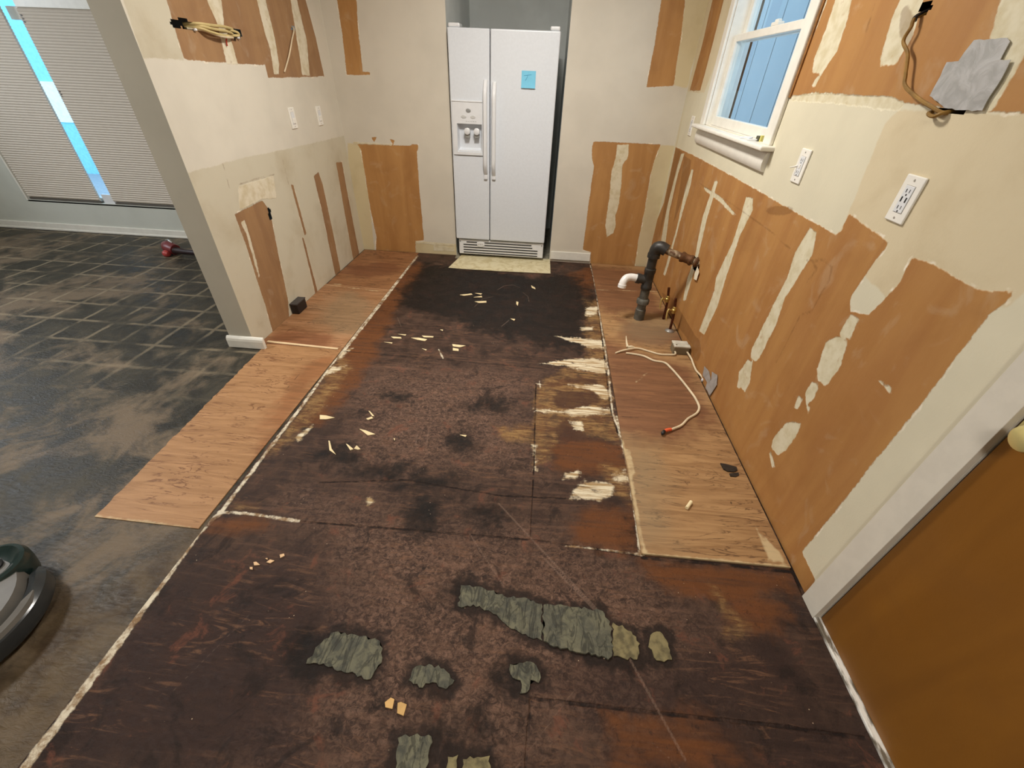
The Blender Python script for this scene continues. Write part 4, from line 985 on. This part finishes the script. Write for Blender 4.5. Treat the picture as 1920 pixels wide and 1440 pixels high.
K('cable', [(.972, 2.33, .03), Z(1296,672,.03), Z(1299,680,.022), Z(1305,694,.016), Z(1314,704,.016), Z(1319,711,.014)], .0055, M_WHC)
K('cable_end', [Z(1319,709,.016), Z(1316,714,.012)], .0065, M_FR2)

# ------------------------------------------------------------------ black box at the left wall
t = thing('black_box', 'small black plastic box at the foot of the left wall', 'box', (XL + .03, 2.56, 0))
p0 = fl(543, 592); 
rel(obj('box_body', boxes(((XL + .001, 2.505, .004), (XL + .055, 2.625, .078))), M_BLK, t, bevel=.006), t)
rel(obj('box_lid', boxes(((XL + .001, 2.502, .072), (XL + .057, 2.628, .080))), plain('charcoal_lid', '#3A3638', .4), t, bevel=.003), t)

# ------------------------------------------------------------------ red tool by the dining wall
q = fl(322, 478)
t = thing('red_tool', 'dark red power tool on the dining floor by the partition', 'tool', (q[0], q[1], 0))
bm = bmesh.new(); tube(bm, [(q[0] - .11, q[1] + .10, .05), (q[0] - .02, q[1] + .03, .058), (q[0] + .06, q[1] + .0, .05)], [.035, .055, .045], 16)
rel(obj('tool_body', bm, plain('dark_red_plastic', '#6E2A2C', .35), t, smooth=True), t)
bm = bmesh.new(); tube(bm, [(q[0] + .05, q[1], .045), (q[0] + .16, q[1] - .005, .04), (q[0] + .40, q[1] - .01, .035)], [.034, .022, .026], 14)
rel(obj('tool_handle', bm, plain('black_maroon_grip', '#2A1A1C', .5), t, smooth=True), t)
bm = bmesh.new(); tube(bm, [(q[0] - .06, q[1] - .0, .02), (q[0] + .0, q[1] - .05, .03), (q[0] + .03, q[1] - .055, .028)], [.012, .03, .02], 12)
rel(obj('red_cap', bm, plain('bright_red_plastic', '#A83E3A', .4), t, smooth=True), t)
bm = bmesh.new(); tube(bm, [(q[0] - .08, q[1] + .09, .10), (q[0] - .01, q[1] + .05, .112), (q[0] + .03, q[1] + .03, .10)], [.006, .014, .006], 10)
rel(obj('metal_guard', bm, M_CHR, t, smooth=True), t)

# ------------------------------------------------------------------ floor machine at the left edge
mc = (-1.66, .412)
t = thing('floor_machine', 'round dark grey floor machine cut off by the left edge', 'machine', (mc[0], mc[1], 0))
LM = lambda nm, prof, m, dx_=0, dy_=0: rel(obj(nm, lathe(bmesh.new(), prof, (mc[0] + dx_, mc[1] + dy_, 0), 'Z', 48), m, t, smooth=True), t)
def arcm(nm, prof, a0, a1, m, taper=.25):
    """curved bar: an outline swept along an arc round the machine, thinning to its ends"""
    bm = bmesh.new(); prev = None; n = 40
    for i in range(n + 1):
        q = i / n; a = math.radians(a0 + (a1 - a0) * q); k = min(1, math.sin(math.pi * q) / taper + .12)
        rm = sum(p[0] for p in prof) / len(prof); zm = sum(p[1] for p in prof) / len(prof)
        ring = [bm.verts.new((mc[0] + (rm + (p[0] - rm) * k) * math.cos(a), mc[1] + (rm + (p[0] - rm) * k) * math.sin(a), zm + (p[1] - zm) * k)) for p in prof]
        if prev:
            for j in range(len(ring)): bm.faces.new((prev[j], prev[(j + 1) % len(ring)], ring[(j + 1) % len(ring)], ring[j]))
        else: bm.faces.new(ring)
        prev = ring
    bm.faces.new(prev[::-1])
    return rel(obj(nm, bm, m, t, smooth=True), t)
M_SKIRT = plain('black_rubber_skirt', '#17181A', .5, .4)
M_MGREY = plain('warm_grey_plastic', '#5E5B56', .5, .4)
M_CLEAR = plain('smoky_plastic', '#2E3133', .2, .6)
LM('rubber_skirt', [(.18, .006), (.205, .008), (.208, .03), (.19, .05), (.15, .05)], M_SKIRT)
arcm('bumper', [(.205, .02), (.238, .024), (.244, .05), (.240, .078), (.222, .092), (.204, .086), (.200, .05)], -110, 62, M_CLEAR)
arcm('bumper_trim', [(.212, .090), (.224, .092), (.232, .084), (.236, .080), (.230, .094), (.216, .099)], -100, 30, M_MGREY)
LM('machine_deck', [(.198, .04), (.196, .085), (.186, .105), (.12, .112), (.06, .112)], M_MGREY)
LM('deck_recess', [(.15, .108), (.148, .116), (.10, .120)], M_SKIRT, -.09, .06)
hx, hy = .02, .155
LM('motor_housing', [(.080, .03), (.086, .07), (.087, .10), (.080, .116), (.070, .120), (.058, .112), (.040, .102), (.02, .104)], plain('dark_teal_plastic', '#1E2C2A', .22, .5), hx, hy)
LM('motor_cap', [(.028, .10), (.030, .114), (.022, .124), (.01, .127)], M_SKIRT, hx, hy)

# ------------------------------------------------------------------ leftover floor covering, chips and splinters
n = NT('grey_green_adhesive', .7, .3)
nn = n.noise(26, 7, dist=.8, rough=.7); n2 = n.noise(9, 4)
gcol = n.mix(n.step(nn, .35, .65), '#42423A', '#6C6955'); gcol = n.mix(n.ma('MULTIPLY', n.step(n2, .45, .65), .5), gcol, '#55554A')
ck = n.step(n.ma('ABSOLUTE', n.ma('SUBTRACT', n.noise(1, 5, n.sc((26, 7, 1), rot=(0, 0, .2)), 1.2), .5)), .012, .04)
gcol = n.mix(n.ma('MULTIPLY', n.ma('SUBTRACT', 1.0, ck), .6), gcol, '#25241E')
M_GRN = n.out(gcol, .7, n.bump(n.noise(1, 5, n.sc((40, 14, 1))), .006, .8))
n = NT('olive_tan_adhesive', .7, .3)
nn = n.noise(34, 6)
M_OLV = n.out(n.mix(n.step(nn, .35, .62), '#5C543C', '#837855'), .7, n.bump(nn, .006, .8))
for i, (lb, px, th, m) in enumerate(REM):
    tag(obj('floor_remnant', floor_slab(px, th, .0, random.Random(20 + i), .009, .005), M_GRN if m == 'g' else M_OLV), lb, 'remnant', 'torn floor covering remnants')
M_SPL = plain('pale_splinter_wood', '#E3CFA4', .7, .2, var=.1)
def chip(name, px, lb, cat, group, th=.003, m=M_SPL, z=.001):
    tag(obj(name, floor_slab(px, th, z), m), lb, cat, group)
gA = 'splinters on the black floor near the refrigerator'
for px in ([(862,553.5),(884,551),(886,553),(870,555)], [(890,550),(904,551),(902,553)], [(888,558),(903,555.5),(904,558)], [(890,566),(912,565),(912,568),(898,568.5)], [(996,536),(1003,540),(1004,543),(997,540)], [(957,598),(966,599),(964,602)], [(968,566),(972,567),(971,574),(968,571)]):
    chip('wood_splinter', px, 'pale wood splinter on the blackened floor before the refrigerator', 'splinter', gA)
gB = 'splinters in the middle of the dark floor'
for px in ([(720,642),(736,643),(735,645)], [(733,632),(752,633),(753,635.5),(738,635)], [(746,627),(762,628),(760,630)], [(771,634),(785,634),(801,637),(797,640),(783,638)], [(791,630),(813,631.5),(812,633.5),(795,633)], [(791,654),(800,656),(799,658)], [(848,646),(873,649),(862,652),(849,650)], [(849,653),(860,655),(860,659),(849,658)], [(825,618.5),(831,619),(830,621)]):
    chip('wood_splinter', px, 'pale wood splinter in the scatter across the middle dark floor', 'splinter', gB)
gC = 'splinters beside the left seam'
for px in ([(674,805),(686,808),(704,815),(690,817)], [(687,786),(697,782),(700,785),(690,788)], [(691,771),(694,772),(702,781),(698,781)], [(616,827),(619,828),(622,842),(630,853),(618,845)], [(649,833),(652,834),(663,843),(657,845)], [(664,842),(669,836),(676,843),(671,844)], [(600,779),(612,780),(628,784),(612,787),(600,787)], [(862,816),(875,817),(873,820)], [(738,823),(741,823),(740,827)]):
    chip('wood_splinter', px, 'curled pale splinter on the dark floor near the left seam', 'splinter', gC)
gD = 'tan chips at lower left'
for px in ([(469,1064),(474,1064),(474,1069),(469,1068)], [(476,1055),(481,1054),(488,1060),(477,1061)], [(500,1055),(507,1050),(515,1052),(507,1057)], [(525,1041),(533,1039),(534,1043),(526,1047)], [(498,1048),(502,1047),(502,1050)]):
    chip('wood_chip', px, 'tiny tan chip in the row of five at lower left', 'chip', gD, m=plain('tan_chip', '#D9B48A', .7))
M_CARD = plain('tan_cardboard', '#C9A26A', .75, .2, var=.12)
chip('card_scrap', [(722,1318),(733,1309),(740,1312),(736,1330),(723,1327)], 'tan square scrap near the bottom, left of a pair', 'scrap', None, .004, M_CARD)
chip('card_scrap', [(746,1319),(752,1317),(763,1322),(757,1343),(745,1338)], 'tan square scrap near the bottom, right of a pair', 'scrap', None, .004, M_CARD)
p, q = fl(1285.5, 957), fl(1294, 945)
bm = tube(bmesh.new(), [(p[0], p[1], .0155), (q[0], q[1], .0155)], .007, 12, False)
tag(obj('wooden_dowel', bm, plain('cream_wood', '#EBD9AE', .6)), 'short cream wooden dowel lying on the right plywood strip', 'dowel')
M_BRK = plain('black_tar_flake', '#2A2520', .5, .4, var=.3, scale=60)
chip('tar_flake', [(1349,872),(1356,873),(1368,876),(1379,879),(1381,885),(1374,888),(1362,887),(1355,883)], 'larger black flake on the right plywood strip', 'flake', None, .006, M_BRK, .008)
chip('tar_flake', [(1366,891),(1374,890),(1383,889),(1384,894),(1378,897),(1368,896)], 'smaller black flake just below the larger black flake', 'flake', None, .004, M_BRK, .008)
